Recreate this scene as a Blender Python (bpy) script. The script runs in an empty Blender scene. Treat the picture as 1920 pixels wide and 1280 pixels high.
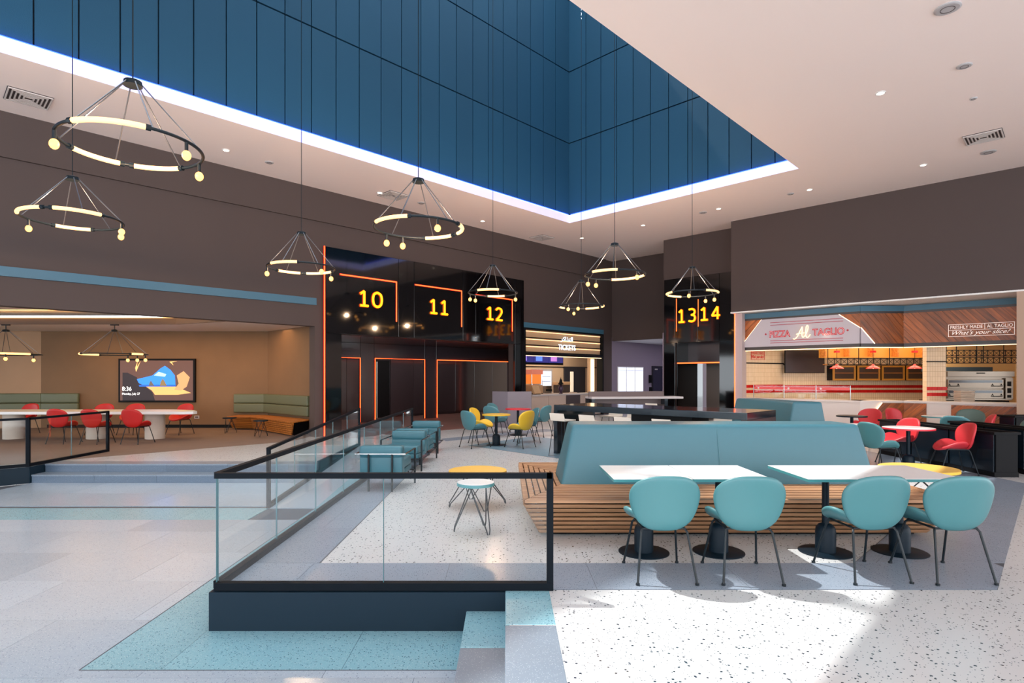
import bpy, bmesh, math, random
from mathutils import Vector, Matrix
random.seed(7)
PI=math.pi; R=math.radians
S=bpy.context.scene; COL=S.collection

# ---------------------------------------------------------------- camera, world, sun, exposure
cam=bpy.data.cameras.new('camera'); co=bpy.data.objects.new('camera',cam); COL.objects.link(co)
co.location=(0,0,1.65); co.rotation_euler=(PI/2,0,0)
cam.sensor_width=36; cam.lens=36*1100/1920
cam.shift_x=(960-950)/1920; cam.shift_y=(706-640)/1920
cam.clip_end=200
S.camera=co
W=bpy.data.worlds.new('sky'); S.world=W; W.use_nodes=True
W.node_tree.nodes['Background'].inputs[0].default_value=(0.87,0.94,1.0,1)
W.node_tree.nodes['Background'].inputs[1].default_value=4.2
sl=bpy.data.lights.new('sun','SUN'); sl.energy=4.2; sl.angle=R(0.9); sl.color=(1,0.96,0.9)
so=bpy.data.objects.new('sun',sl); COL.objects.link(so)
so.rotation_euler=Vector((0.459,-0.365,-1)).to_track_quat('-Z','Y').to_euler()
S.view_settings.view_transform='Standard'; S.view_settings.look='None'
S.view_settings.exposure=0.38; S.view_settings.gamma=1; S.view_settings.use_curve_mapping=False
S.cycles.max_bounces=9; S.cycles.diffuse_bounces=5; S.cycles.glossy_bounces=4
S.cycles.transparent_max_bounces=16; S.cycles.transmission_bounces=6
S.cycles.caustics_reflective=False; S.cycles.caustics_refractive=False
S.cycles.sample_clamp_indirect=4; S.cycles.use_denoising=True

# ---------------------------------------------------------------- materials
MATS={}
def srgb(r,g,b):
    f=lambda c:(c/255/12.92) if c<=10 else (((c/255)+.055)/1.055)**2.4
    return (f(r),f(g),f(b),1)
def mat(name,col,rough=.5,metal=0,em=None,es=0,spec=.5,var=0,bump=0,bs=60,mott=0,ms=3,coat=0):
    if name in MATS: return MATS[name]
    m=bpy.data.materials.new(name); m.use_nodes=True; n=m.node_tree.nodes; l=m.node_tree.links
    b=n['Principled BSDF']; c=srgb(*col)
    b.inputs['Base Color'].default_value=c; b.inputs['Roughness'].default_value=rough
    b.inputs['Metallic'].default_value=metal; b.inputs['Specular IOR Level'].default_value=spec
    if coat: b.inputs['Coat Weight'].default_value=coat; b.inputs['Coat Roughness'].default_value=.05
    if em: b.inputs['Emission Color'].default_value=srgb(*em); b.inputs['Emission Strength'].default_value=es
    src=None
    if var or mott:
        h=n.new('ShaderNodeHueSaturation'); h.inputs['Color'].default_value=c
        v=n.new('ShaderNodeMath'); v.operation='MULTIPLY_ADD'; v.inputs[1].default_value=2*var; v.inputs[2].default_value=1-var
        if var:
            oi=n.new('ShaderNodeObjectInfo'); l.new(oi.outputs['Random'],v.inputs[0])
        else: v.inputs[0].default_value=.5
        last=v
        if mott:
            tc=n.new('ShaderNodeTexCoord'); no=n.new('ShaderNodeTexNoise'); no.inputs['Scale'].default_value=ms; no.inputs['Detail'].default_value=5
            l.new(tc.outputs['Object'],no.inputs['Vector'])
            w=n.new('ShaderNodeMath'); w.operation='MULTIPLY_ADD'; w.inputs[1].default_value=2*mott; w.inputs[2].default_value=-mott
            l.new(no.outputs['Fac'],w.inputs[0])
            a=n.new('ShaderNodeMath'); a.operation='ADD'; l.new(last.outputs[0],a.inputs[0]); l.new(w.outputs[0],a.inputs[1]); last=a
        l.new(last.outputs[0],h.inputs['Value']); l.new(h.outputs[0],b.inputs['Base Color'])
    if bump:
        tc=n.new('ShaderNodeTexCoord'); no=n.new('ShaderNodeTexNoise'); no.inputs['Scale'].default_value=bs
        l.new(tc.outputs['Object'],no.inputs['Vector'])
        bp=n.new('ShaderNodeBump'); bp.inputs['Strength'].default_value=bump; bp.inputs['Distance'].default_value=.004
        l.new(no.outputs['Fac'],bp.inputs['Height']); l.new(bp.outputs[0],b.inputs['Normal'])
    MATS[name]=m; return m
def terrazzo(name,base,speck,scale,size,dens,rough=.25,var=0,speck2=None,mott=.05):
    m=mat(name,base,rough,var=var,mott=mott,ms=1.5); n=m.node_tree.nodes; l=m.node_tree.links
    b=n['Principled BSDF']; src=b.inputs['Base Color'].links[0].from_socket
    g=n.new('ShaderNodeNewGeometry'); cur=src
    for k,(sc,sz,de,cl) in enumerate([(scale,size,dens,speck),(scale*2.1,size,dens*.8,speck2 or speck)]):
        v=n.new('ShaderNodeTexVoronoi'); v.inputs['Scale'].default_value=sc
        l.new(g.outputs['Position'],v.inputs['Vector'])
        t=n.new('ShaderNodeMath'); t.operation='LESS_THAN'; t.inputs[1].default_value=sz; l.new(v.outputs['Distance'],t.inputs[0])
        sp=n.new('ShaderNodeSeparateColor'); l.new(v.outputs['Color'],sp.inputs[0])
        u=n.new('ShaderNodeMath'); u.operation='LESS_THAN'; u.inputs[1].default_value=de; l.new(sp.outputs[0],u.inputs[0])
        f=n.new('ShaderNodeMath'); f.operation='MULTIPLY'; l.new(t.outputs[0],f.inputs[0]); l.new(u.outputs[0],f.inputs[1])
        mx=n.new('ShaderNodeMix'); mx.data_type='RGBA'; l.new(f.outputs[0],mx.inputs[0]); l.new(cur,mx.inputs[6]); mx.inputs[7].default_value=srgb(*cl)
        cur=mx.outputs[2]
    l.new(cur,b.inputs['Base Color']); return m
def wood(name,c1,c2,rough=.45,sx=2,sz=30,axis='X',var=.12):
    m=mat(name,c1,rough,var=var); n=m.node_tree.nodes; l=m.node_tree.links; b=n['Principled BSDF']
    tc=n.new('ShaderNodeTexCoord'); mp=n.new('ShaderNodeMapping')
    sc={'X':(sx,sz,sz),'Y':(sz,sx,sz),'Z':(sz,sz,sx)}[axis]; mp.inputs['Scale'].default_value=sc
    oi=n.new('ShaderNodeObjectInfo'); va=n.new('ShaderNodeVectorMath'); va.operation='ADD'
    sm=n.new('ShaderNodeVectorMath'); sm.operation='SCALE'; sm.inputs[3].default_value=37
    cb=n.new('ShaderNodeCombineXYZ'); l.new(oi.outputs['Random'],cb.inputs[0]); l.new(oi.outputs['Random'],cb.inputs[2]); l.new(cb.outputs[0],sm.inputs[0])
    l.new(tc.outputs['Object'],mp.inputs[0]); l.new(mp.outputs[0],va.inputs[0]); l.new(sm.outputs[0],va.inputs[1])
    no=n.new('ShaderNodeTexNoise'); no.inputs['Scale'].default_value=1; no.inputs['Detail'].default_value=6; l.new(va.outputs[0],no.inputs['Vector'])
    cr=n.new('ShaderNodeValToRGB'); cr.color_ramp.elements[0].position=.3; cr.color_ramp.elements[1].position=.7
    cr.color_ramp.elements[0].color=srgb(*c2); cr.color_ramp.elements[1].color=srgb(*c1); l.new(no.outputs['Fac'],cr.inputs[0])
    h=[x for x in n if x.type=='HUE_SAT'][0]; l.new(cr.outputs[0],h.inputs['Color']); return m
def tilemat(name,c1,c2,grout,w,h,rough=.2):
    m=mat(name,c1,rough); n=m.node_tree.nodes; l=m.node_tree.links; b=n['Principled BSDF']
    tc=n.new('ShaderNodeTexCoord'); sx=n.new('ShaderNodeSeparateXYZ'); cb=n.new('ShaderNodeCombineXYZ')
    l.new(tc.outputs['Object'],sx.inputs[0]); l.new(sx.outputs[0],cb.inputs[0]); l.new(sx.outputs[2],cb.inputs[1])
    br=n.new('ShaderNodeTexBrick'); br.offset=0; br.inputs['Scale'].default_value=1; br.inputs['Brick Width'].default_value=w; br.inputs['Row Height'].default_value=h
    br.inputs['Mortar Size'].default_value=.004; br.inputs['Color1'].default_value=srgb(*c1); br.inputs['Color2'].default_value=srgb(*c2); br.inputs['Mortar'].default_value=srgb(*grout)
    l.new(cb.outputs[0],br.inputs['Vector']); l.new(br.outputs['Color'],b.inputs['Base Color']); return m
def glass(name,tint,refl=1.0):
    m=bpy.data.materials.new(name); m.use_nodes=True; n=m.node_tree.nodes; l=m.node_tree.links; n.clear()
    o=n.new('ShaderNodeOutputMaterial'); t=n.new('ShaderNodeBsdfTransparent'); t.inputs[0].default_value=(*tint,1)
    g=n.new('ShaderNodeBsdfGlossy'); g.inputs['Roughness'].default_value=.0; g.inputs[0].default_value=(refl,refl,refl,1)
    lw_=n.new('ShaderNodeLayerWeight'); lw_.inputs[0].default_value=.5
    pw_=n.new('ShaderNodeMath'); pw_.operation='POWER'; pw_.inputs[1].default_value=4; l.new(lw_.outputs['Facing'],pw_.inputs[0])
    f=n.new('ShaderNodeMath'); f.operation='MULTIPLY_ADD'; f.inputs[1].default_value=.45; f.inputs[2].default_value=.025; l.new(pw_.outputs[0],f.inputs[0]); mx=n.new('ShaderNodeMixShader')
    l.new(f.outputs[0],mx.inputs[0]); l.new(t.outputs[0],mx.inputs[1]); l.new(g.outputs[0],mx.inputs[2]); l.new(mx.outputs[0],o.inputs[0])
    MATS[name]=m; return m
def emis(name,c,s):
    return mat(name,(10,10,10) if s>3 else c,.5,em=c,es=s)

m_wall=mat('brown_wall_paint',(73,60,57),.75,mott=.03,ms=1,bump=.1,bs=200)
m_ceil=mat('white_ceiling_paint',(246,230,224),.8)
m_white=terrazzo('white_terrazzo',(200,204,206),(36,50,64),30,.24,.36,.22,speck2=(54,74,90),mott=.02)
m_grey=terrazzo('grey_terrazzo',(136,150,166),(90,104,120),60,.25,.5,.25,var=.05,speck2=(172,180,192))
m_lower=terrazzo('pale_grey_terrazzo',(158,174,188),(124,138,154),60,.25,.45,.2,var=.09,speck2=(200,206,215))
m_teal=terrazzo('teal_terrazzo',(126,172,186),(70,110,124),60,.28,.5,.25,var=.05,speck2=(176,206,214))
m_joint=mat('dark_joint',(70,76,84),.6)
m_stepm=terrazzo('step_terrazzo',(116,130,144),(112,124,140),60,.25,.5,.3,var=.08,speck2=(184,192,204))
m_stepr=terrazzo('riser_terrazzo',(84,102,122),(70,90,112),60,.25,.5,.3,var=.08,speck2=(130,148,166))
m_fascia=mat('dark_blue_metal',(9,32,46),.5,0,spec=.25)
m_rail=mat('black_blue_rail',(8,16,24),.55,0,spec=.12)
m_glass=glass('clear_glass',(.965,.985,.988))
m_gedge=mat('green_glass_edge',(58,104,112),.2)
m_black=mat('black_gloss_panel',(9,9,12),.06,spec=.6)
m_blackm=mat('black_matt',(13,14,17),.55,spec=.15)
m_dark=mat('dark_lobby_panel',(62,54,58),.14,spec=.6,var=.05)
m_carpet=mat('brown_carpet',(122,104,94),.9,mott=.1,ms=3)
m_blue=mat('blue_band_paint',(58,102,124),.5)
m_clad=mat('blue_acoustic_cladding',(8,70,98),.8,var=.06,bump=.3,bs=90)
m_cladj=mat('cladding_joint',(8,24,40),.8)
m_teal_up=mat('teal_leather',(54,106,120),.42,bump=.08,bs=250)
m_teal_ch=mat('teal_shell_leather',(68,122,128),.4,bump=.06,bs=250)
m_teal_dk=mat('dark_teal_leather',(72,122,132),.45,bump=.06,bs=250)
m_yel=mat('yellow_leather',(226,186,52),.45)
m_red=mat('red_leather',(186,22,20),.5)
m_pink=mat('coral_leather',(196,46,56),.42)
m_green=mat('dark_green_leather',(70,92,84),.45)
m_olive=mat('olive_leather',(92,98,72),.5)
m_steel=mat('dark_steel_legs',(18,28,34),.4,0,spec=.3)
m_chrome=mat('chrome_tube',(170,176,180),.15,1)
m_rod=mat('grey_rod',(96,98,104),.3,.7)
m_base=mat('blue_black_table_base',(8,26,38),.45,0,spec=.2)
m_ttop=mat('white_laminate_top',(226,230,232),.3)
m_tedge=mat('teal_table_edge',(62,134,140),.4)
m_yellow_top=mat('yellow_table_top',(232,190,90),.35)
m_redtop=mat('red_table_edge',(214,52,66),.4)
m_slat=wood('oak_slat',(190,146,108),(140,98,66),.5,1.2,22)
m_slato=wood('amber_slat',(206,132,58),(150,84,30),.5,1.2,22)
m_plank=wood('walnut_plank',(178,94,36),(104,52,18),.4,1.5,14,'X',.25)
m_slab=mat('dark_blue_counter',(16,28,38),.12,0,spec=.5)
m_stool=mat('white_stool_shell',(218,210,198),.4)
m_neon=emis('orange_neon',(255,92,40),2.8)
m_digit=emis('yellow_digit_light',(255,160,16),1.7)
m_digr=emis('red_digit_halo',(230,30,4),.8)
m_nglow=emis('red_neon_glow',(214,26,6),.55)  # red glow around the neon, painted as weak emission
m_tube=emis('warm_tube_light',(255,192,122),1.7)
m_bulb=emis('warm_bulb',(255,172,84),4)
m_down=emis('downlight_disc',(255,238,214),6)
m_warm=emis('warm_led_strip',(255,190,110),2.6)
m_warmw=emis('warm_white_led',(255,214,164),1.8)
m_cove=emis('cove_lit_face',(192,202,255),.9)  # ceiling edge face; the cove light falling on it is painted as emission
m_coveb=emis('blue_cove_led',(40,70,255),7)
m_grille=mat('vent_white',(206,196,192),.6)
m_grilld=mat('vent_dark',(70,60,58),.8)
m_disc=mat('grey_fitting',(178,174,176),.6)
m_plaster=mat('brown_plaster',(122,92,64),.8,mott=.16,ms=1.2)
m_white_p=mat('white_paint',(224,222,220),.6)
m_lilac=mat('lilac_wall',(136,124,140),.7)

# ---------------------------------------------------------------- mesh helpers
class B:
    def __init__(s): s.b=bmesh.new()
    def box(s,x0,x1,y0,y1,z0,z1,bev=0,seg=2):
        vs=[s.b.verts.new(p) for p in ((x0,y0,z0),(x1,y0,z0),(x1,y1,z0),(x0,y1,z0),(x0,y0,z1),(x1,y0,z1),(x1,y1,z1),(x0,y1,z1))]
        fs=[s.b.faces.new([vs[i] for i in f]) for f in ((3,2,1,0),(4,5,6,7),(0,1,5,4),(1,2,6,5),(2,3,7,6),(3,0,4,7))]
        if bev:
            es=list({e for f in fs for e in f.edges})
            bmesh.ops.bevel(s.b,geom=es,offset=bev,segments=seg,affect='EDGES',profile=.6)
        return s
    def hexa(s,bot,top,bev=0,seg=3):
        vs=[s.b.verts.new(p) for p in list(bot)+list(top)]
        fs=[s.b.faces.new([vs[i] for i in f]) for f in ((3,2,1,0),(4,5,6,7),(0,1,5,4),(1,2,6,5),(2,3,7,6),(3,0,4,7))]
        if bev:
            es=list({e for f in fs for e in f.edges}); bmesh.ops.bevel(s.b,geom=es,offset=bev,segments=seg,affect='EDGES',profile=.6)
        return s
    def prism(s,poly,z0,z1):
        n=len(poly); a=[s.b.verts.new((p[0],p[1],z0)) for p in poly]; c=[s.b.verts.new((p[0],p[1],z1)) for p in poly]
        s.b.faces.new(a[::-1]); s.b.faces.new(c)
        for i in range(n): s.b.faces.new((a[i],a[(i+1)%n],c[(i+1)%n],c[i]))
        return s
    def prismY(s,poly,y0,y1):   # polygon in x,z
        n=len(poly); a=[s.b.verts.new((p[0],y0,p[1])) for p in poly]; c=[s.b.verts.new((p[0],y1,p[1])) for p in poly]
        s.b.faces.new(a); s.b.faces.new(c[::-1])
        for i in range(n): s.b.faces.new((a[(i+1)%n],a[i],c[i],c[(i+1)%n]))
        return s
    def cyl(s,p0,p1,r,r2=None,seg=12):
        p0=Vector(p0);p1=Vector(p1); r2=r if r2 is None else r2; d=(p1-p0); L=d.length
        M=Matrix.Translation((p0+p1)/2)@d.to_track_quat('Z','Y').to_matrix().to_4x4()
        bmesh.ops.create_cone(s.b,cap_ends=True,segments=seg,radius1=r,radius2=r2,depth=L,matrix=M); return s
    def lathe(s,prof,seg=24,c=(0,0,0)):
        rings=[]
        for r,z in prof:
            if r<1e-5: rings.append([s.b.verts.new((c[0],c[1],c[2]+z))])
            else: rings.append([s.b.verts.new((c[0]+r*math.cos(2*PI*i/seg),c[1]+r*math.sin(2*PI*i/seg),c[2]+z)) for i in range(seg)])
        for a,b in zip(rings,rings[1:]):
            for i in range(seg):
                j=(i+1)%seg
                if len(a)==1 and len(b)==1: continue
                if len(a)==1: s.b.faces.new((a[0],b[i],b[j]))
                elif len(b)==1: s.b.faces.new((a[j],a[i],b[0]))
                else: s.b.faces.new((a[i],a[j],b[j],b[i]))
        bmesh.ops.recalc_face_normals(s.b,faces=s.b.faces); return s
    def tube(s,pts,r,seg=8,closed=False):
        pts=[Vector(p) for p in pts]; n=len(pts); rings=[]; up=None
        for i,p in enumerate(pts):
            if closed: t=(pts[(i+1)%n]-pts[i-1])
            else: t=pts[min(i+1,n-1)]-pts[max(i-1,0)]
            t.normalize()
            if up is None:
                up=Vector((0,0,1)) if abs(t.z)<.9 else Vector((1,0,0))
            a=(up-t*up.dot(t)).normalized(); b=t.cross(a); up=a
            rings.append([s.b.verts.new(p+(a*math.cos(2*PI*k/seg)+b*math.sin(2*PI*k/seg))*r) for k in range(seg)])
        m=n if closed else n-1
        for i in range(m):
            A=rings[i];Bq=rings[(i+1)%n]
            for k in range(seg):
                j=(k+1)%seg; s.b.faces.new((A[k],A[j],Bq[j],Bq[k]))
        if not closed: s.b.faces.new(rings[0][::-1]); s.b.faces.new(rings[-1])
        return s
    def sphere(s,c,r,u=12,v=8,sz=1):
        bmesh.ops.create_uvsphere(s.b,u_segments=u,v_segments=v,radius=r,matrix=Matrix.Translation(c)@Matrix.Diagonal((1,1,sz,1))); return s
    def loft(s,secs):   # list of quads (4 pts)
        R_=[[s.b.verts.new(p) for p in q] for q in secs]
        for a,b in zip(R_,R_[1:]):
            for k in range(4): s.b.faces.new((a[k],a[(k+1)%4],b[(k+1)%4],b[k]))
        s.b.faces.new(R_[0][::-1]); s.b.faces.new(R_[-1])
        bmesh.ops.recalc_face_normals(s.b,faces=s.b.faces); return s
    def obj(s,name,m,parent=None,loc=(0,0,0),rz=0,smooth=False,**kw):
        bmesh.ops.recalc_face_normals(s.b,faces=s.b.faces)
        me=bpy.data.meshes.new(name); s.b.to_mesh(me); s.b.free()
        if smooth:
            for p in me.polygons: p.use_smooth=True
            if smooth=='a':
                try: me.set_sharp_from_angle(angle=R(40))
                except Exception: pass
        me.materials.append(m)
        return mk(name,me,parent,loc,rz,**kw)
def mk(name,me,parent=None,loc=(0,0,0),rz=0,label=None,cat=None,group=None,kind=None):
    o=bpy.data.objects.new(name,me); COL.objects.link(o); o.location=loc; o.rotation_euler=(0,0,rz)
    if parent: o.parent=parent
    tag(o,label,cat,group,kind); return o
def tag(o,label=None,cat=None,group=None,kind=None):
    if label: o['label']=label
    if cat: o['category']=cat
    if group: o['group']=group
    if kind: o['kind']=kind
    return o
def thing(name,label,cat,loc=(0,0,0),rz=0,group=None):
    return mk(name,None,None,loc,rz,label,cat,group)
KIDS={}
def copytree(o,loc,rz,label,group=None,recolor=None):
    def rec(s,p):
        c=s.copy(); COL.objects.link(c)
        if p: c.parent=p
        if recolor and c.data is not None and c.type=='MESH':
            mm=c.data.materials[0]
            if mm.name in recolor:
                key=(c.data.name,recolor[mm.name].name)
                if key not in KIDS:
                    d=c.data.copy(); d.materials[0]=recolor[mm.name]; KIDS[key]=d
                c.data=KIDS[key]
        for ch in s.children: rec(ch,c)
        return c
    c=rec(o,None); c.location=loc; c.rotation_euler=(0,0,rz); c['label']=label
    if group: c['group']=group
    elif 'group' in c: del c['group']
    return c
def clip(poly,half):   # half-planes (a,b,c): keep a*x+b*y<=c
    for a,b,c in half:
        out=[]
        for i in range(len(poly)):
            p,q=poly[i],poly[(i+1)%len(poly)]; dp=a*p[0]+b*p[1]-c; dq=a*q[0]+b*q[1]-c
            if dp<=0: out.append(p)
            if dp*dq<0:
                t=dp/(dp-dq); out.append((p[0]+(q[0]-p[0])*t,p[1]+(q[1]-p[1])*t))
        poly=out
        if len(poly)<3: return []
    return poly
def halves(poly):      # ccw polygon to half planes
    h=[]
    for i in range(len(poly)):
        p,q=poly[i],poly[(i+1)%len(poly)]; dx,dy=q[0]-p[0],q[1]-p[1]; h.append((dy,-dx,dy*p[0]-dx*p[1]))
    return h
def area(p): return abs(sum(p[i][0]*p[(i+1)%len(p)][1]-p[(i+1)%len(p)][0]*p[i][1] for i in range(len(p))))/2
def text(name,body,m,x0,x1,z0,z1,y=0,parent=None,extr=.004,outline=0,shear=0,loc=(0,0,0),rz=0,bold=0,**kw):
    cu=bpy.data.curves.new('t','FONT'); cu.body=body; cu.size=1; cu.extrude=0; cu.shear=shear; cu.resolution_u=5
    if outline: cu.fill_mode='NONE'; cu.bevel_depth=outline; cu.bevel_resolution=1
    if bold: cu.offset=bold
    o=bpy.data.objects.new('t',cu); COL.objects.link(o); bpy.context.view_layer.update()
    me=bpy.data.meshes.new_from_object(o.evaluated_get(bpy.context.evaluated_depsgraph_get()))
    bpy.data.objects.remove(o)
    xs=[v.co.x for v in me.vertices]; ys=[v.co.y for v in me.vertices]
    ax,bx,ay,by=min(xs),max(xs),min(ys),max(ys); k=(x1-x0)/(bx-ax); q=(z1-z0)/(by-ay)
    for v in me.vertices:
        x,yy,zz=v.co; v.co=(x0+(x-ax)*k, y-zz*(k if outline else 1), z0+(yy-ay)*q)
    if not outline:
        b=bmesh.new(); b.from_mesh(me); r=bmesh.ops.extrude_face_region(b,geom=b.faces[:])
        bmesh.ops.translate(b,vec=(0,-extr,0),verts=[g for g in r['geom'] if isinstance(g,bmesh.types.BMVert)])
        bmesh.ops.recalc_face_normals(b,faces=b.faces); b.to_mesh(me); b.free()
    me.materials.clear(); me.materials.append(m)
    return mk(name,me,parent,loc,rz,**kw)

# frames: left wall (x runs to the right and away, +y behind the wall); right wall (x runs right and nearer)
LA=R(45.57); LO=(-5.05,16.2); RA=R(-44.43); RO=(7.42,19.4)
UL=Vector((math.cos(LA),math.sin(LA))); NL=Vector((-UL.y,UL.x))
UR=Vector((math.cos(RA),math.sin(RA))); NR=Vector((-UR.y,UR.x))
def lw(t,y): p=Vector(LO)+UL*t+NL*y; return (p.x,p.y)
def rw(t,y): p=Vector(RO)+UR*t+NR*y; return (p.x,p.y)
Lk=dict(loc=(LO[0],LO[1],0),rz=LA); Rk=dict(loc=(RO[0],RO[1],0),rz=RA)
ZC=6.78
def struct(name,b,m,loc=(0,0,0),rz=0,parent=None,**k):
    return b.obj(name,m,parent,loc,rz,kind=None if parent else 'structure',**k)

# ---------------------------------------------------------------- floors
fl=struct('floor',B().prism([(0.02,-8),(0.02,4.55),(-2.25,4.55),(-2.25,14),(-3.54,14),(-3.54,11.13),(-8.75,11.13),(-8.75,10.74),(-8.79-16.5,10.74-16.83),(-40,-6),(-40,45),(34,45),(34,-8)],-.31,0),m_white)
lowp=[(-0.29,-8),(-0.29,4.5),(-2.2,4.5),(-2.2,8.75),(-3.5,8.75),(-3.5,10.78),(-8.74,10.78),(-8.74,10.72),(-26,-6.9),(-26,-8)]
fl2=struct('floor',B().prism([(.1,-8),(.1,14.1),(-3.6,14.1),(-9.5,14.1),(-27,-4),(-27,-8)],-.36,-.312),m_joint)
def put_poly(name,poly,z0,z1,m,parent): return B().prism(poly,z0,z1).obj(name,m,parent)
def tiles(region_parts,m,z0,z1,parent,dx,dy,ox,oy,gap=.003,ang=0,name='floor_tile',stag=.5):
    # region_parts: list of convex ccw polygons; tile grid clipped to every part
    ca,sa=math.cos(ang),math.sin(ang)
    for poly in region_parts:
        loc=[(x*ca+y*sa,-x*sa+y*ca) for x,y in poly]; H=halves(loc)
        x0=min(p[0] for p in loc);x1=max(p[0] for p in loc);y0=min(p[1] for p in loc);y1=max(p[1] for p in loc)
        j=math.floor((y0-oy)/dy)
        while oy+j*dy<y1:
            off=ox+(stag*dx if j%2 else 0); i=math.floor((x0-off)/dx)
            while off+i*dx<x1:
                a,b=off+i*dx+gap/2,off+(i+1)*dx-gap/2; c,d=oy+j*dy+gap/2,oy+(j+1)*dy-gap/2
                q=clip([(a,c),(b,c),(b,d),(a,d)],H)
                if len(q)>2 and area(q)>.01:
                    put_poly(name,[(x*ca-y*sa,x*sa+y*ca) for x,y in q],z0,z1,m,parent)
                i+=1
            j+=1
# lower floor, pale grey with two teal bands
lz0,lz1=-.312,-.30
tiles([[(-2.84,2.2),(-2.84,8.0),(-11.7,8.0),(-14,5.7),(-14,2.2)][::-1] if False else [(-14,2.2),(-2.84,2.2),(-2.84,8.0),(-11.5,8.0),(-14,5.45)]],m_lower,lz0,lz1,fl2,1.2,.9,0,.2)
tiles([[(-2.84,2.2),(-0.29,2.2),(-0.29,3.9),(-2.84,3.9)]],m_lower,lz0,lz1,fl2,1.2,.9,0,.2)
tiles([[(-2.84,3.9),(-0.29,3.9),(-0.29,4.53),(-2.84,4.53)],[(-2.84,4.53),(-2.26,4.53),(-2.26,14),(-2.84,14)]],m_teal,lz0,lz1,fl2,1.2,1.3,.1,3.9)
tiles([[(-11.5,8.0),(-2.84,8.0),(-2.84,8.72),(-3.54,8.72),(-3.54,8.86),(-10.62,8.86)]],m_teal,lz0,lz1,fl2,1.2,.9,.3,7.97)
tiles([[(-10.6,8.86),(-3.54,8.86),(-3.54,10.78),(-8.74,10.78),(-8.74,10.75)]],m_lower,lz0,lz1,fl2,1.2,.96,.5,8.86)
struct('floor',B().prism([(-26,-8),(-.3,-8),(-.3,2.2),(-14,2.2),(-14,5.4),(-26,-6.8)],lz0,lz1),m_lower)
# dark strips along the teal band
B().box(-2.846,-2.838,3.9,14,-.3,-.2985).box(-2.84,-.29,3.894,3.902,-.3,-.2985).obj('metal_strip',m_joint,fl2)
# ramp
rp=B(); rp.hexa([(-3.54,8.72,-.31),(-2.84,8.72,-.31),(-2.84,14,-.31),(-3.54,14,-.31)],[(-3.54,8.72,-.299),(-2.84,8.72,-.299),(-2.84,14,.001),(-3.54,14,.001)])
ramp=struct('floor',rp,m_lower)
B().hexa([(-2.84,8.72,-.31),(-2.25,8.72,-.31),(-2.25,14,-.31),(-2.84,14,-.31)],[(-2.84,8.72,-.2985),(-2.25,8.72,-.2985),(-2.25,14,.0015),(-2.84,14,.0015)]).obj('ramp_border',m_teal,ramp)
# left steps
st=thing('stairs','two wide blue-grey terrazzo steps rising to the lounge with red chairs','steps')
for k,(y0,z0) in enumerate([(10.78,-.3),(11.1,-.15)]):
    x=-8.73; i=0
    while x<-3.56:
        w=min(1.15,-3.56-x)
        B().box(x+.002,x+w-.002,y0,y0+.02,z0,z0+.125).obj('riser',m_stepr,st)
        B().box(x+.002,x+w-.002,y0-.012,y0+.36,z0+.125,z0+.151).obj('tread',m_stepm,st); x+=1.15
    B().box(-8.73,-3.56,y0+.02,y0+.33,z0-.005,z0+.125).obj('step_core',m_joint,st)
# right steps by the platform corner
st2=thing('stairs','short flight of grey and teal terrazzo steps beside the glass-railed corner','steps')
for k,(x0,z0,w) in enumerate([(-.30,-.3,.31),(0.0,-.15,.33)]):
    for j,(a,b,mm) in enumerate([(3.9,4.528,m_teal),(2.9,3.896,m_stepm),(1.6,2.896,m_teal if k else m_stepm),(.2,1.596,m_stepm)]):
        B().box(x0-.01,x0+w,a,b,z0+.125,z0+.1515,.008).obj('tread',mm,st2)
        B().box(x0,x0+.02,a,b,z0,z0+.125).obj('riser',mm,st2)
    B().box(x0+.02,x0+.3,-2,4.528,z0-.005,z0+.125).obj('step_core',m_joint,st2)
# platform border inlays
gz0,gz1=0.0005,.004
gb=struct('floor',B().prism([(-2.25,4.54),(3.80,4.54),(8.0,9.05),(8.0,10.3),(3.07,5.19),(-1.65,5.19),(-1.65,15.3),(-2.25,15.3)],0.0002,.0022),m_joint)
tiles([[(-2.25,4.545),(3.80,4.545),(4.40,5.185),(-2.25,5.185)]],m_grey,gz0,gz1,gb,1.2,.7,-.5,4.53,ang=0)
tiles([[(-2.25,5.188),(-1.66,5.188),(-1.66,15.3),(-2.25,15.3)]],m_grey,gz0,gz1,gb,.8,1.2,-2.4,5.19)
tiles([[(3.08,5.19),(4.405,5.19),(8.0,9.03),(8.0,10.28)]],m_grey,gz0,gz1,gb,1.2,.95,.2,-3.6+.0,ang=R(47))
g2=struct('floor',B().prism([(-.93,14.07),(2.6,10.1),(4.6,12.1),(.7,16.2)],0.0002,.0022),m_joint)
tiles([[(-.92,14.07),(2.6,10.12),(4.58,12.1),(.7,16.18)]],terrazzo('blue_terrazzo',(120,150,168),(90,120,140),60,.25,.5,.25,var=.04,speck2=(160,186,198)),gz0,gz1,g2,1.2,1.2,0,0,ang=R(45))
g3=struct('floor',B().prism([(-1.75,15.6),(-1.55,15.0),(1.6,18.0),(1.2,18.5)],0.0002,.0042),m_grey)
struct('floor',B().prism([(4.6,12.1),(8,9.06),(8.0,10.0),(8,13.5),(6.3,14.2)],0.0002,.0042),m_grey)
# carpets
struct('floor',B().prism([lw(-14,-.55),lw(-1.2,-.55),(-5.4,16.4),(-5.5,17.2),(-7.7,19),(-30,19),(-30,4)],0.0003,.006),m_carpet)
struct('floor',B().prism([lw(.2,-.9),lw(7.8,-.9),lw(12,5.5),lw(.2,5.5)],0.0003,.006),mat('carpet_neon_tint',(120,84,78),.55,mott=.2,ms=2))  # brown carpet strip; the neon's floor reflection is painted into its red tone

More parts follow.
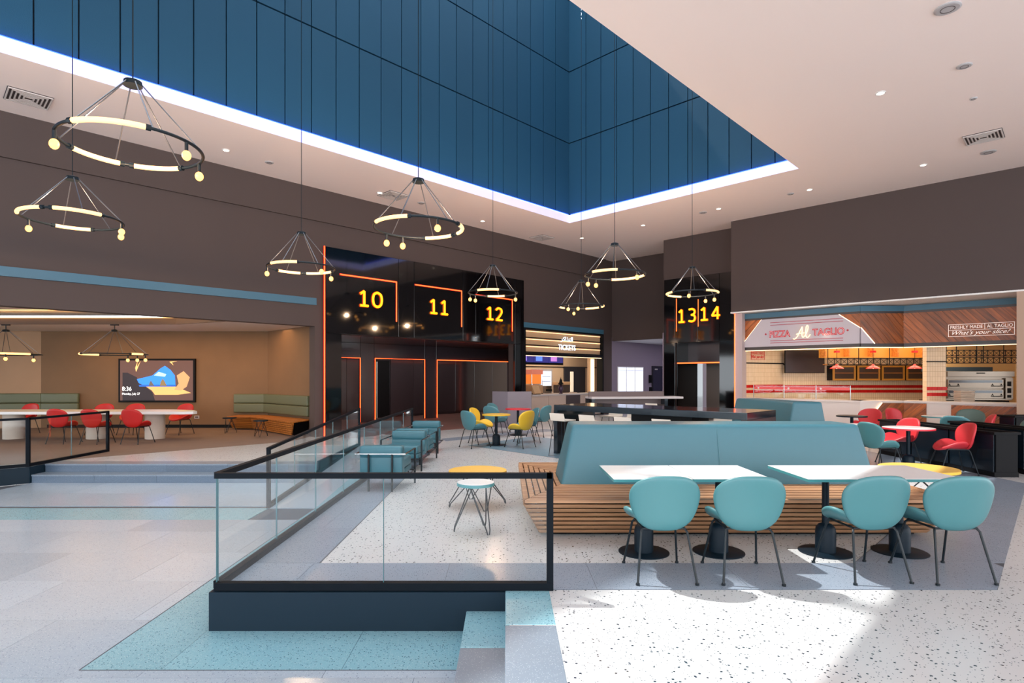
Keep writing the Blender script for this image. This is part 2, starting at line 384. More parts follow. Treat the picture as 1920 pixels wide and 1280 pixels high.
# ---------------------------------------------------------------- ceiling with the atrium opening
C1=(2.1,19.59); C2=(7.2,14.47)
def along(p,s,d=UL): return (p[0]+d.x*s,p[1]+d.y*s)
D1=along(C1,-19.5); D2=along(C2,-19.5)
H1=along(C1,60); H2=along(C2,60)
cl=[(-60,60)]
def off(p,q,s): return (p[0]+q[0]*s,p[1]+q[1]*s)
ul=(UL.x,UL.y); ur=(UR.x,UR.y)
# four slabs around the opening
struct('ceiling',B().prism([off(off(C1,ur,-.0),ul,0),off(C1,ul,30),off(off(C1,ul,30),ur,-40),off(off(D1,ul,-30),ur,-40),off(D1,ul,-30)],ZC,ZC+.24),m_ceil)
struct('ceiling',B().prism([C2,off(D2,ul,-30),off(off(D2,ul,-30),ur,40),off(off(C2,ul,30),ur,40),off(C2,ul,30)],ZC,ZC+.24),m_ceil)
struct('ceiling',B().prism([C1,C2,off(C2,ul,30),off(C1,ul,30)],ZC,ZC+.24),m_ceil)
struct('ceiling',B().prism([D1,off(D1,ul,-30),off(D2,ul,-30),D2],ZC,ZC+.24),m_ceil)
# edge face of the opening, its lit look put in as emission
cv=thing('cove_glow','white and blue edge face with painted glow, lining the tall ceiling opening','light')
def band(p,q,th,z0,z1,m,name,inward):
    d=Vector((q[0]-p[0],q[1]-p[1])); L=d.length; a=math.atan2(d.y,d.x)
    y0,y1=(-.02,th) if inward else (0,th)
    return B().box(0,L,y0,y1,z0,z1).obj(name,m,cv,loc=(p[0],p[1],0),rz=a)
band(D1,C1,.05,ZC+.003,ZC+.262,m_cove,'lit_face_band',False); band(C1,C2,.05,ZC+.003,ZC+.262,m_cove,'lit_face_band',False)
band(C2,D2,.05,ZC+.003,ZC+.262,m_cove,'lit_face_band',False)
# atrium walls: cladding panels set behind the band
at=thing('atrium_cladding','dark blue vertical cladding panels lining the tall light well','wall panels')
ZB=7.09; PH=2.4; PW=.6
def clad(p,q,n,parent,rows=4):
    d=Vector((q[0]-p[0],q[1]-p[1])); L=d.length; a=math.atan2(d.y,d.x)
    B().box(-.3,L+.3,.16,.3,ZB-.05,ZB+rows*PH+.05).obj('panel_backing',m_cladj,parent,loc=(p[0],p[1],0),rz=a)
    me={}
    for i in range(n):
        w=L/n
        for r in range(rows):
            bb=B().box((i*w+.012 if i else -.1),((i+1)*w-.012 if i<n-1 else L+.1),.10,.165,ZB+r*PH+.018,ZB+(r+1)*PH-.018)
            bb.obj('cladding_panel',m_clad,parent,loc=(p[0],p[1],0),rz=a)
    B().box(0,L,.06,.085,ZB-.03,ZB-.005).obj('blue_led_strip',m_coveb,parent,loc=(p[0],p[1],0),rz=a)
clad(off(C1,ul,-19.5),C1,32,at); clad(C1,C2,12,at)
# the two sides of the light well that only shade it
for p,q in ((C2,D2),(D2,D1)):
    d=Vector((q[0]-p[0],q[1]-p[1])); a=math.atan2(d.y,d.x)
    struct('wall_atrium',B().box(-.3,d.length+.3,.16,.3,ZB-.05,ZB+4*PH+.05),m_clad,loc=(p[0],p[1],0),rz=a)
# roof light bars
rl=thing('skylight','white bars crossing the open roof light high above the hall','skylight')
Ls=19.5
for s in (0,3.9,7.8,11.7,15.6,19.5):
    B().box(-.1,7.35,-.1,.1,0,.35).obj('skylight_bar',m_white_p,rl,loc=(*off(C1,ul,-s),ZB+4*PH+.05),rz=RA)
for s in (2.4,4.8):
    B().box(0,19.5,-.06,.06,0,.25).obj('skylight_bar',m_white_p,rl,loc=(*off(D1,ur,s),ZB+4*PH+.4),rz=LA)

# ---------------------------------------------------------------- left wall
def wl(name,x0,x1,y0,y1,z0,z1,m=m_wall): return struct(name,B().box(x0,x1,y0,y1,z0,z1),m,**Lk)
wl('wall_left',-30,-.27,0,.3,3.03,ZC)
wl('wall_left',-.27,.5,0,.3,0,ZC); wl('wall_left',.5,7.6,0,.3,2.86,ZC)
wl('wall_left',7.6,8.06,0,.3,0,ZC)
wl('wall_left',8.06,13.18,0,.3,3.69,ZC); wl('wall_left',13.18,13.9,0,.3,0,ZC)
wl('wall_left',13.9,24,0,.3,0,3.4,m_lilac)
wl('trim_1',-30,13.37,-.07,0,5.9,ZC)
wl('trim_2',-30,-.24,-.05,.0,3.62,3.79,m_blue)
wl('trim_2',-30,-.24,-.06,.0,3.60,3.625,m_blue)
# portal cladding in black gloss panels
pt=thing('black_portal','tall black gloss surround of the screen entrances marked 10, 11 and 12','portal',(LO[0],LO[1],0),LA)
def pp(x0,x1,z0,z1,m=m_black,y0=-.09,y1=-.002,name='gloss_panel',par=pt): return B().box(x0+.004,x1-.004,y0,y1,z0+.004,z1-.004,.004,1).obj(name,m,par)
for x0,x1 in ((0,2.42),(2.42,3.0),(3.0,5.02),(5.02,5.6),(5.6,7.56),(7.56,8.04)): pp(x0,x1,2.86,5.24)
pp(0,.5,0,2.86); pp(7.56,8.04,0,2.86)
# neon strips on the portal
def neon(name,label,segs,par_k,y=-.1,r=.014,group=None):
    t=thing(name,label,'light',par_k['loc'],par_k['rz'],group)
    for (x0,z0),(x1,z1) in segs:
        B().tube([(x0,y,z0),(x1,y,z1)],r,6).obj('neon_tube',m_neon,t)
        dx=abs(x1-x0)
        (B().box(min(x0,x1)-.02,max(x0,x1)+.02,y+.004,-.088,z0-.026,z0+.026) if dx>.01 else B().box(x0-.026,x0+.026,y+.004,-.088,min(z0,z1),max(z0,z1))).obj('neon_channel',m_nglow,t)  # portal channels emit red in place of the neon's halo
    return t
neon('neon_strip','tall orange neon line up the left edge of the black portal',[((-.03,0.01),(-.03,5.24))],Lk)
neon('neon_strip','orange neon right angle around the leftmost portal number',[((.45,4.52),(2.34,4.52)),((2.34,4.52),(2.34,3.32))],Lk)
neon('neon_strip','orange neon right angle around the middle portal number',[((3.04,4.52),(4.96,4.52)),((4.96,4.52),(4.96,3.32))],Lk)
neon('neon_strip','orange neon right angle around the rightmost portal number',[((5.6,4.46),(7.41,4.46)),((7.41,4.46),(7.41,3.3))],Lk)
def bez(pts,n=8):
    o=[];P=[Vector((*p,0)) for p in pts]
    for i in range(len(P)-1):
        p0=P[max(i-1,0)];p1=P[i];p2=P[i+1];p3=P[min(i+2,len(P)-1)]
        for k in range(n):
            t=k/n; v=.5*((2*p1)+(-p0+p2)*t+(2*p0-5*p1+4*p2-p3)*t*t+(-p0+3*p1-3*p2+p3)*t**3); o.append((v.x,v.y))
    o.append((P[-1].x,P[-1].y)); return o
STROKES={'1':[[(.12,.80),(.55,1.0)],[(.55,1.0),(.55,0)],[(.1,0),(1,0)]],
 '0':[[(.5,1),(.88,.86),(1,.5),(.88,.14),(.5,0),(.12,.14),(0,.5),(.12,.86),(.5,1)]],
 '2':[[(.02,.84),(.22,.97),(.5,1),(.82,.92),(.92,.72),(.78,.5),(.4,.2),(.02,0)],[(.02,0),(1,0)]],
 '3':[[(.05,.97),(.5,1),(.85,.9),(.92,.74),(.78,.58),(.4,.53)],[(.4,.53),(.82,.46),(.97,.28),(.85,.08),(.5,0),(.02,.05)]],
 '4':[[(.72,1),(0,.30)],[(0,.30),(1.05,.30)],[(.76,1),(.76,0)]]}
def number(body,x0,x1,z0,z1,label,K,y=-.1):
    t=thing('screen_number',label,'sign',K['loc'],K['rz'],None)
    n=len(body); H_=z1-z0; w=(x1-x0-.16)/n; r=.036
    for i,chx in enumerate(body):
        a=x0+i*(w+.16)
        for st_ in STROKES[chx]:
            pts=[(a+px_*w,y-.02,z0+r+pz_*(H_-2*r)) for px_,pz_ in (bez(st_,5) if len(st_)>3 else st_)]
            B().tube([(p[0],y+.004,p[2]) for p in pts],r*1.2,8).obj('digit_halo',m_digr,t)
            B().tube(pts,r,8).obj('digit_stroke',m_digit,t)
    return t
number('10',1.04,1.80,3.67,4.16,'glowing yellow number 10, leftmost of three on the wide black portal',Lk)
number('11',3.60,4.33,3.65,4.15,'glowing yellow number 11, middle of three on the wide black portal',Lk)
number('12',6.10,6.86,3.63,4.12,'glowing yellow number 12, rightmost of three, partly behind a ring lamp',Lk)
# lobby behind the portal
struct('ceiling',B().prism([(.2,.28),(8.0,.28),(13,5.4),(.2,5.4)],2.86,3.2),m_dark,**Lk)
wl('wall_lobby',.2,.32,.3,5.4,0,2.9,m_black)
struct('wall_lobby',B().prism([(7.58,.28),(7.9,.28),(11.3,3.45),(11.2,3.55)],0,3.5),m_black,**Lk)
lb=thing('lobby_screen','dark reflective wall with three neon-edged openings inside the portal','wall',(LO[0],LO[1],0),LA)
for x0,x1,z0,z1 in ((.32,1.0,0,2.86),(1.0,3.3,2.33,2.86),(3.3,3.88,0,2.86),(3.88,6.18,2.33,2.86),(6.18,6.76,0,2.86),(6.76,10.9,2.33,2.86),(10.9,11.2,0,2.86)):
    pp(x0,x1,z0,z1,m_dark,3.5,3.6,'wall_panel',lb)
wl('wall_lobby',.2,13,5.2,5.3,0,2.9,m_dark)
cp=thing('corridor_panels','row of dark brown wall panels at the back of the entrance lobby','wall panels',(LO[0],LO[1],0),LA)
x=5.7
while x<12: pp(x,x+1.15,0.1,2.86,m_dark,5.12,5.2,'wall_panel',cp); x+=1.15
x=.4
while x<4.4: pp(x,x+1.1,0.1,2.86,m_dark,5.12,5.2,'wall_panel',cp); x+=1.1
d=thing('auditorium_door','dark doorway with a thin white edge left of the lobby panels','door',(LO[0],LO[1],0),LA)
B().box(4.95,5.65,5.14,5.2,0,2.3).obj('door_leaf',m_blackm,d); B().box(5.02,5.06,5.1,5.14,0,2.25).obj('frame_edge',m_white_p,d)
for lab,x0,x1 in (('leftmost orange neon outline of a lobby opening',1.0,3.28),('orange neon outline of the middle lobby opening',3.9,6.16),('orange neon outline of the widest lobby opening at the right',6.78,10.88)):
    t=thing('neon_outline',lab,'light',(LO[0],LO[1],0),LA)
    B().tube([(x0,3.47,0.02),(x0,3.47,2.32),(x1,3.47,2.32),(x1,3.47,0.02)],.016,6).obj('neon_tube',m_neon,t)
for k,(x,y) in enumerate(((4.9,4.3),(6.9,4.4))):
    t=thing('lobby_downlight',['small downlight behind the middle lobby opening','small downlight behind the widest lobby opening'][k],'light',(*lw(x,y),2.845))
    B().lathe([(0,0),(.06,0),(.06,.014),(0,.014)],16).obj('lamp_disc',m_down,t)
    B().lathe([(.06,.0),(.075,-.003),(.078,.014),(.06,.014)],16).obj('bezel',m_disc,t)

# ---------------------------------------------------------------- right walls
def wr(name,x0,x1,y0,y1,z0,z1,m=m_wall): return struct(name,B().box(x0,x1,y0,y1,z0,z1),m,**Rk)
wr('wall_right',7.14,16,0,1.45,0,3.74,mat('beige_jamb',(170,142,122),.6)); wr('wall_right',0,16,0,.2,3.78,ZC); wr('wall_right',0,.2,.2,1.1,3.78,ZC)
wr('ceiling',-.02,16,.0,1.6,3.74,3.785,m_white_p)
wr('wall_right',-2.96,-.0,.86,1.06,4.6,ZC); wr('wall_right',-2.96,-2.46,.86,1.06,0,4.6,m_wall); wr('wall_right',-.76,0.05,.86,1.06,0,4.6)
wr('wall_right',-2.46,-.76,.86,1.06,2.9,4.6)
wr('wall_right',-2.96,-2.8,1.06,3.0,0,ZC)
wr('wall_back',-7.2,-2.96,2.9,3.1,3.24,ZC); wr('wall_back',-7.15,-6.93,2.9,3.1,0,3.24)
wr('trim_3',-2.99,-2.95,.84,1.0,0,3.3,m_lilac)
struct('ceiling',B().box(-7.3,-2.5,3.1,14,3.24,3.3),m_white_p,**Rk)
wr('wall_corridor',-7.3,-2.5,14,14.2,0,3.3,m_lilac); wr('wall_corridor',-2.7,-2.5,3.1,14,0,3.3,m_lilac)
p2=thing('black_portal','black gloss surround of the entrance marked 13 and 14','portal',(RO[0],RO[1],0),RA)
for a in ((-2.90,-2.46,0,2.9),(-2.90,-2.46,2.9,5.27),(-2.46,-1.56,2.9,5.27),(-1.56,-.76,2.9,5.27),(-.76,-.2,2.9,5.27),(-.76,-.2,0,2.9)):
    B().box(a[0]+.004,a[1]-.004,.78,.86,a[2]+.004,a[3]-.004,.004,1).obj('gloss_panel',m_black,p2)
B().box(-2.46,-2.4,.9,2.9,0,2.9).obj('side_panel',m_black,p2); B().box(-.8,-.76,.9,2.9,0,2.9).obj('side_panel',m_dark,p2)
B().box(-2.46,-.76,.9,2.9,2.9,2.95).obj('soffit_panel',m_dark,p2)
B().box(-2.4,-1.6,1.7,1.76,2.17,2.9).obj('transom_panel',m_dark,p2); B().box(-1.6,-.8,1.7,1.76,2.17,2.9).obj('transom_panel',m_dark,p2)
B().box(-2.2,-1.35,2.8,2.86,0,2.9).obj('back_panel',mat('taupe_panel',(104,94,88),.35),p2); B().box(-1.35,-.8,2.8,2.86,0,2.9).obj('back_panel',m_blackm,p2)
B().box(-1.12,-1.09,2.6,2.64,0,2.1).obj('door_edge',m_chrome,p2)
t=thing('neon_strip','orange neon line above the doors below numbers 13 and 14','light',(RO[0],RO[1],0),RA)
B().tube([(-2.42,.9,2.15),(-.78,.9,2.15)],.022,6).obj('neon_tube',m_neon,t); B().box(-2.44,-.78,.92,.96,2.12,2.18).obj('neon_channel',m_blackm,t)
for lab,x,z0,z1 in (('vertical orange neon line left of number 13',-2.38,3.32,4.52),('vertical orange neon line between numbers 13 and 14',-1.53,3.45,4.42)):
    t=thing('neon_strip',lab,'light',(RO[0],RO[1],0),RA)
    B().tube([(x,.76,z0),(x,.76,z1)],.014,6).obj('neon_tube',m_neon,t); B().box(x-.02,x+.02,.765,.78,z0,z1).obj('neon_channel',m_blackm,t)
number('13',-2.30,-1.64,3.61,4.13,'glowing yellow number 13, left one on the narrow black portal',Rk,y=.765)
number('14',-1.44,-.74,3.63,4.14,'glowing yellow number 14, right one on the narrow black portal',Rk,y=.765)
t=thing('neon_strip','tall orange neon line on the white post left of the pizza shop','light',(RO[0],RO[1],0),RA)
B().tube([(.06,.14,0.02),(.06,.14,3.74)],.016,6).obj('neon_tube',m_neon,t); B().box(.04,.08,.15,.19,0,3.74).obj('neon_channel',m_white_p,t)
wr('trim_4',.08,.3,.16,.5,0,3.74,mat('pale_post',(176,160,160),.5))

# ---------------------------------------------------------------- corridor window and door on the continued left wall
wn=struct('window_1',B().box(14.33,16.5,-.03,0,.88,.92).box(14.33,16.5,-.03,0,2.07,2.11).box(14.33,14.37,-.03,0,.92,2.07).box(16.46,16.5,-.03,0,.92,2.07).box(15.02,15.06,-.03,0,.92,2.07).box(15.73,15.77,-.03,0,.92,2.07),m_white_p,**Lk)
m_day=emis('daylight_pane',(222,232,255),1.05)
for a,b in ((14.37,15.02),(15.06,15.73),(15.77,16.46)):
    B().box(a,b,-.02,-.01,.92,1.93).obj('pane',m_day,wn); B().box(a,b,-.02,-.01,1.95,2.07).obj('pane',m_day,wn)
dr=struct('door_1',B().box(17.35,18.35,-.05,0,0,2.1),mat('navy_door',(44,42,62),.4),**Lk)
B().box(17.28,17.35,-.07,0,0,2.17).obj('door_frame',mat('door_frame_dark',(34,32,44),.5),dr); B().box(17.35,18.42,-.07,0,2.1,2.17).obj('door_frame',MATS['door_frame_dark'],dr); B().box(18.35,18.42,-.07,0,0,2.1).obj('door_frame',MATS['door_frame_dark'],dr)
B().box(17.5,17.66,-.12,-.05,1.98,2.04).obj('door_closer',m_disc,dr)
t=thing('wall_phone','small dark handset on the lilac wall between window and door','phone',(*lw(17.1,-.03),1.35),LA)
B().box(-.09,.09,-.05,.03,0,.38,.01).obj('body',m_blackm,t); B().box(-.06,.04,-.09,-.05,.02,.36,.015).obj('handset',m_blackm,t); B().box(-.05,.07,-.05,.03,-.42,-.2,.01).obj('call_box',m_blackm,t)

# ---------------------------------------------------------------- ceiling fittings
def downlight(x,y,label,on=True,r=.085,z=ZC):
    t=thing('downlight',label,'light',(x,y,z-.012))
    B().lathe([(0,.002),(r*.75,.002),(r*.75,.012),(0,.012)],20).obj('lamp_disc',m_down,t)
    B().lathe([(r*.75,-.002),(r,.001),(r,.012),(r*.75,.012),(r*.75,-.002)],20).obj('bezel',m_white_p,t)
for x,y,l in ((-6.35,13.28,'lit downlight in the strip of ceiling right of the nearest ring lamp'),(-3.54,16.36,'lit downlight beside the pyramid vent above the portal'),(-.79,19.33,'lit downlight right of the light well over number 12'),(2.78,21.7,'lit downlight past the far corner of the light well'),(4.62,19.87,'lit downlight farthest back near the room corner'),(6.47,17.91,'lit downlight above the narrow black portal'),(8.3,16.08,'lit downlight right of the tip of the light well'),(10.09,14.21,'lit downlight left of the right-hand vent'),(6.76,10.61,'largest lit downlight in the broad white ceiling')):
    downlight(x,y,l)
for x,y,r,l in ((-5.68,14.04,.1,'flat round ceiling sensor right of the leftmost downlight'),(6.14,8.17,.16,'large grey round ceiling speaker near the top right'),(7.55,9.68,.11,'grey round ceiling disc below the large speaker'),(8.6,10.81,.06,'small round detector in the right ceiling'),(11.0,13.4,.15,'grey ceiling disc below the right-hand vent'),(6.13,18.32,.12,'faint round ceiling disc near the far right ceiling edge'),(7.96,16.45,.09,'tiny round disc beside the downlight near the light well tip'),(-2.52,17.31,.11,'flat round disc beyond the pyramid vent')):
    t=thing('ceiling_disc',l,'ceiling fitting',(x,y,ZC-.02)); B().lathe([(0,0),(r*.85,0),(r,.01),(r,.02),(0,.02)],24).obj('cover',m_disc,t)
    B().lathe([(r*.5,-.004),(r*.55,-.004),(r*.55,.001),(r*.5,.001),(r*.5,-.004)],24).obj('ring',m_grilld,t)
for x,y,l in ((-8.8,10.8,'square louvred vent at the far left of the ceiling'),(-3.2,16.6,'square louvred vent above the black portal'),(1.3,21.62,'square louvred vent farthest back in the ceiling'),(10.2,12.55,'square louvred vent at the right of the ceiling')):
    t=thing('ceiling_vent',l,'vent',(x,y,ZC-.03),LA)
    B().box(-.33,.33,-.33,.33,.02,.03).obj('backing',m_grilld,t)
    for k in range(5):
        a=.32-k*.06; b=a-.022; z0=0-.008*0; fr=B()
        fr.hexa([(-a,-a,0),(a,-a,0),(a,-b,0),(-a,-b,0)],[(-a,-a,.02),(a,-a,.02),(a,-b,.02),(-a,-b,.02)]).box(-a,a,b,a,0,.02).box(-a,-b,-b,b,0,.02).box(b,a,-b,b,0,.02)
        fr.obj('louvre' if k else 'frame',m_grille,t)

# ---------------------------------------------------------------- chandeliers
def arc(R_,a0,a1,n=18,z=0): return [(R_*math.cos(R(a0+(a1-a0)*i/n)),R_*math.sin(R(a0+(a1-a0)*i/n)),z) for i in range(n+1)]
def chandelier(x,y,z,R_,H,arcs,bulbs,label,top,rods=(0,60,120,180,240,300),hub=.075):
    t=thing('ring_chandelier',label,'lamp',(x,y,z),0)
    B().tube(arc(R_,0,360-360/64,63),.017,8,True).obj('ring',m_steel,t,smooth=True)
    for a0,a1 in arcs:
        B().tube(arc(R_,a0,a1),.027,8).obj('light_tube',m_tube,t,smooth=True)
        for a in (a0,a1):
            B().tube(arc(R_,a-2,a+2,2),.031,8).obj('tube_collar',m_steel,t)
    for a in bulbs:
        bx,by=R_*math.cos(R(a)),R_*math.sin(R(a))
        s=B().cyl((bx,by,-.10),(bx,by,-.01),.018,seg=8).obj('socket',m_steel,t)
        B().sphere((bx,by,-.145),.044,12,8,1.15).obj('bulb',m_bulb,s,smooth=True)
    for a in rods:
        a=R(a+17); B().cyl((R_*math.cos(a),R_*math.sin(a),.01),(hub*math.cos(a),hub*math.sin(a),H),.007,seg=6).obj('rod',m_rod,t)
    B().lathe([(0,H-.03),(hub*1.2,H-.03),(hub*1.1,H+.02),(hub*.6,H+.035),(0,H+.035)],20).obj('hub',m_steel,t,smooth='a')
    if top>10:
        B().cyl((0,0,H+.03),(0,0,top-z-4.5),.0065,seg=6).obj('cable',m_steel,t)
        cb=B()
        k=0; zz=top-z-4.5
        while zz<top-z:
            cb.cyl((.008*math.cos(k*2.1),.008*math.sin(k*2.1),zz),(0.008*math.cos(k*2.1+2.1),.008*math.sin(k*2.1+2.1),zz+.045),.008,seg=4); zz+=.05; k+=1
        tag(cb.obj('chain',m_chrome,t),'bright silver chain above the dark cable')
    else:
        B().cyl((0,0,H+.03),(0,0,top-z),.012,seg=8).obj('stem',m_steel,t)
        B().box(-.11,.11,-.03,.03,top-z-.03,top-z,.004).obj('ceiling_plate',m_steel,t)
    if top>10:
        pl_=bpy.data.lights.new('lamp_glow','POINT'); pl_.energy=60; pl_.color=(1,.64,.38); pl_.shadow_soft_size=.035
        po=bpy.data.objects.new('lamp_glow',pl_); COL.objects.link(po); po.parent=t; po.location=(0,0,-.05)
    return t
TOP=ZB+4*PH
RR=.65
def ringpos(l,r,py):
    a=math.atan((950-l)/1100); b=math.atan((950-r)/1100); h=abs(a-b)/2; c=(a+b)/2
    d=RR/math.sin(h); Y=d*math.cos(c); return -d*math.sin(c),Y,1.65+(706-py)*Y/1100,math.degrees(c)
for l,r,py,H,arcs,bl,lab in (
 (101,381,275,.66,[(-139,-79),(99,148),(44,91)],(-170,-45,15),'nearest and largest glowing ring lamp at upper left'),
 (31,232,411,.62,[(-183,-122),(-112,-57),(66,112)],(145,-20,16),'second nearest ring lamp, low against the left wall'),
 (500,628,502,.70,[(-150,-95),(90,137),(20,83)],(175,-55,25),'ring lamp in front of the portal left edge, beside the leftmost number'),
 (700,867,427,.70,[(-158,-101),(-30,25),(35,82)],(-66,138,112),'large ring lamp hanging high above the middle number'),
 (878,970,549,.72,[(-128,-75),(57,105)],(20,160,137),'ring lamp right in front of the rightmost portal number'),
 (1096,1210,515,.66,[(-136,-83),(5,98)],(-45,155,130),'ring lamp near the far room corner, higher of the two there'),
 (1050,1130,574,.74,[(140,182),(32,80),(-20,22)],(-125,-98,110),'small ring lamp above the ticket counter, lower of the two there'),
 (1250,1347,550,.68,[(180,225),(115,175),(-62,2)],(-97,58,30),'rightmost ring lamp, in front of the narrow black portal')):
    x,y,z,az=ringpos(l,r,py)
    if l==1050: x,y,z=2.2,17.3,1.65+132*17.3/1100
    chandelier(x,y,z,RR,H,[(a+az,b+az) for a,b in arcs],[a+az for a in bl],lab,TOP)
chandelier(-10.96,16.4,2.276,.80,.66,[(150,235),(-30,0)],(100,80,55),'ring lamp on the low ceiling left of the wall screen',3.11)
chandelier(-14.0,16.4,2.276,.80,.66,[(200,290),(-60,-8)],(-50,80,-110),'ring lamp cut off by the left edge, over the long table',3.11)

# ---------------------------------------------------------------- lounge at the left (under the low ceiling)
YB=18.9
struct('wall_lounge',B().box(-15.0,-7.7,YB,YB+.2,0,3.4),m_plaster)
struct('wall_lounge',B().prism([(-7.72,18.92),(-5.2,16.45),(-5.05,16.6),(-7.6,19.1)],0,3.4),m_plaster)
struct('wall_lounge',B().prism([(-14.9,18.92),(-24,17.2),(-24,17.4),(-14.9,19.1)],0,3.4),mat('brown_plaster_light',(168,134,104),.8,mott=.12,ms=1.2))
struct('baseboard_lounge',B().box(-14.8,-7.75,YB-.015,YB,0,.11),m_blackm)
struct('ceiling',B().prism([(-24,16.06),(-9.0,16.06),(-6.9,15.0),(-5.3,16.0),(-5.2,16.6),(-7.7,19.0),(-24,19)],3.11,3.2),m_white_p)
struct('ceiling',B().prism([lw(-26,.3),lw(-.3,.3),(-5.3,16.2),(-8,17),(-24,17)],3.42,3.5),m_white_p)
struct('trim_5',B().prism([(-24,16.0),(-9.02,16.0),(-6.9,14.93),(-6.9,15.0),(-9.0,16.07),(-24,16.07)],3.08,3.25),mat('dark_edge',(84,66,54),.6))
cvl=thing('cove_glow','warm double light line along the stepped ceiling over the lounge','light')
B().prism([(-24,15.93),(-9.03,15.93),(-6.9,14.86),(-6.9,14.93),(-9.0,16.0),(-24,16.0)],3.25,3.262).obj('light_strip',m_warm,cvl)
B().prism([(-24,15.5),(-9.1,15.5),(-7.0,14.45),(-7.0,14.5),(-9.08,15.55),(-24,15.55)],3.405,3.42).obj('light_strip',m_warm,cvl)
for k,(x,y) in enumerate(((-9.65,12.85),(-10.9,12.85),(-11.65,12.85))):
    t=thing('slot_downlight',['right slot downlight in the lounge ceiling','middle slot downlight in the lounge ceiling','left slot downlight in the lounge ceiling'][k],'light',(x,y+.4,3.41)); B().box(-.16,.16,-.05,.05,-.004,.01).obj('lamp_slot',m_down,t); B().box(-.18,.18,-.07,.07,0,.011).obj('bezel',m_white_p,t)
t=thing('linear_light','long thin light line at the left end of the lounge ceiling','light',(-11,11.6,3.4),LA); B().box(-2.3,.6,-.02,.02,0,.012).obj('light_strip',m_warmw,t)
# big screen
tv=thing('wall_screen','large black-framed screen showing a sea cave view on the lounge wall','screen',(-12.46,YB-.08,.83))
B().box(0,2.46,0,.08,0,1.40,.01).obj('frame',m_blackm,tv)
def flat(name,poly,m,par,y): return B().prismY(poly,y-.0015,y).obj(name,m,par)
E_=lambda n,c,s=.75: emis(n,c,s)
flat('picture_cave',[(.06,.06),(2.40,.06),(2.40,1.34),(.06,1.34)],E_('scr_cave',(88,60,52),.55),tv,-.002)
flat('picture_dark',[(.14,.06),(1.18,.06),(1.10,.32),(.88,.50),(.66,.62),(.60,.80),(.30,.95),(.14,.95)],E_('scr_dark',(34,22,28),.5),tv,-.004)
flat('picture_sky',[(.66,.62),(.60,.74),(1.1,.86),(1.35,1.08),(1.5,1.17),(1.68,1.04),(1.82,.86),(1.84,.50),(.9,.50)],E_('scr_sky',(40,120,236),1.0),tv,-.005)
flat('picture_cloud',[(1.15,.86),(1.3,.98),(1.55,.9),(1.5,.82),(1.3,.84)],E_('scr_cloud',(150,196,250),1.0),tv,-.006)
flat('picture_sea',[(.68,.50),(1.84,.50),(1.86,.56),(.66,.56)],E_('scr_sea',(26,84,170),.9),tv,-.006)
flat('picture_beach',[(.9,.50),(1.86,.50),(2.34,.30),(1.9,.24),(1.18,.24),(1.08,.38)],E_('scr_sand',(214,160,96),.9),tv,-.006)
flat('picture_rock',[(1.80,.40),(2.02,.38),(2.2,.5),(2.3,.8),(2.1,1.0),(1.88,.86),(1.94,.6)],E_('scr_rock',(190,142,96),.8),tv,-.007)
flat('picture_islet',[(.98,.53),(1.16,.53),(1.1,.62),(1.05,.70),(1.01,.62)],E_('scr_isl',(90,80,70),.8),tv,-.008)
flat('picture_islet',[(1.34,.53),(1.56,.53),(1.5,.66),(1.43,.76),(1.36,.64)],E_('scr_isl2',(120,100,60),.8),tv,-.008)
flat('picture_glint',[(.55,1.1),(.62,1.3),(.6,1.12),(.72,1.32),(.58,.98)],E_('scr_gl',(250,190,110),1.2),tv,-.008)
flat('picture_glint',[(1.65,1.30),(1.78,1.18),(1.72,1.28),(1.9,1.32)],E_('scr_gl',(250,190,110),1.2),tv,-.008)
m_txt=E_('scr_text',(255,255,255),1.2)
text('clock_text','8:36',m_txt,.13,.43,.37,.50,-.009,tv,.001); text('date_text','Monday, July 27',m_txt,.13,.70,.22,.31,-.009,tv,.001)
# wall socket
t=thing('wall_socket','small white socket plate low on the lounge wall','socket',(-9.98,YB-.012,.30)); B().box(-.08,.08,0,.012,0,.1,.003).obj('plate',m_disc,t); B().box(-.05,.05,-.004,0,.03,.07).obj('outlet',m_grilld,t)
# olive wall cushions
def wall_cushion(label,pts,z0,z1,th=.12):
    t=thing('wall_upholstery',label,'upholstery')
    for p,q in zip(pts,pts[1:]):
        d=Vector((q[0]-p[0],q[1]-p[1])); a=math.atan2(d.y,d.x); zm=(z0+z1)/2
        for za,zb in ((z0,zm-.004),(zm+.004,z1)):
            B().box(.004,d.length-.004,-th,0,za,zb,.045,4).obj('cushion',m_olive,t,loc=(p[0],p[1],0),rz=a,smooth=True)
wall_cushion('olive padded backrest on the wall above the right-hand slatted bench',[(-8.75,18.88),(-7.73,18.88),(-5.62,16.85)],.50,1.10)
wall_cushion('olive padded backrest on the wall behind the long table at far left',[(-18.2,18.2),(-14.9,18.86),(-13.72,18.88)],.50,1.12)
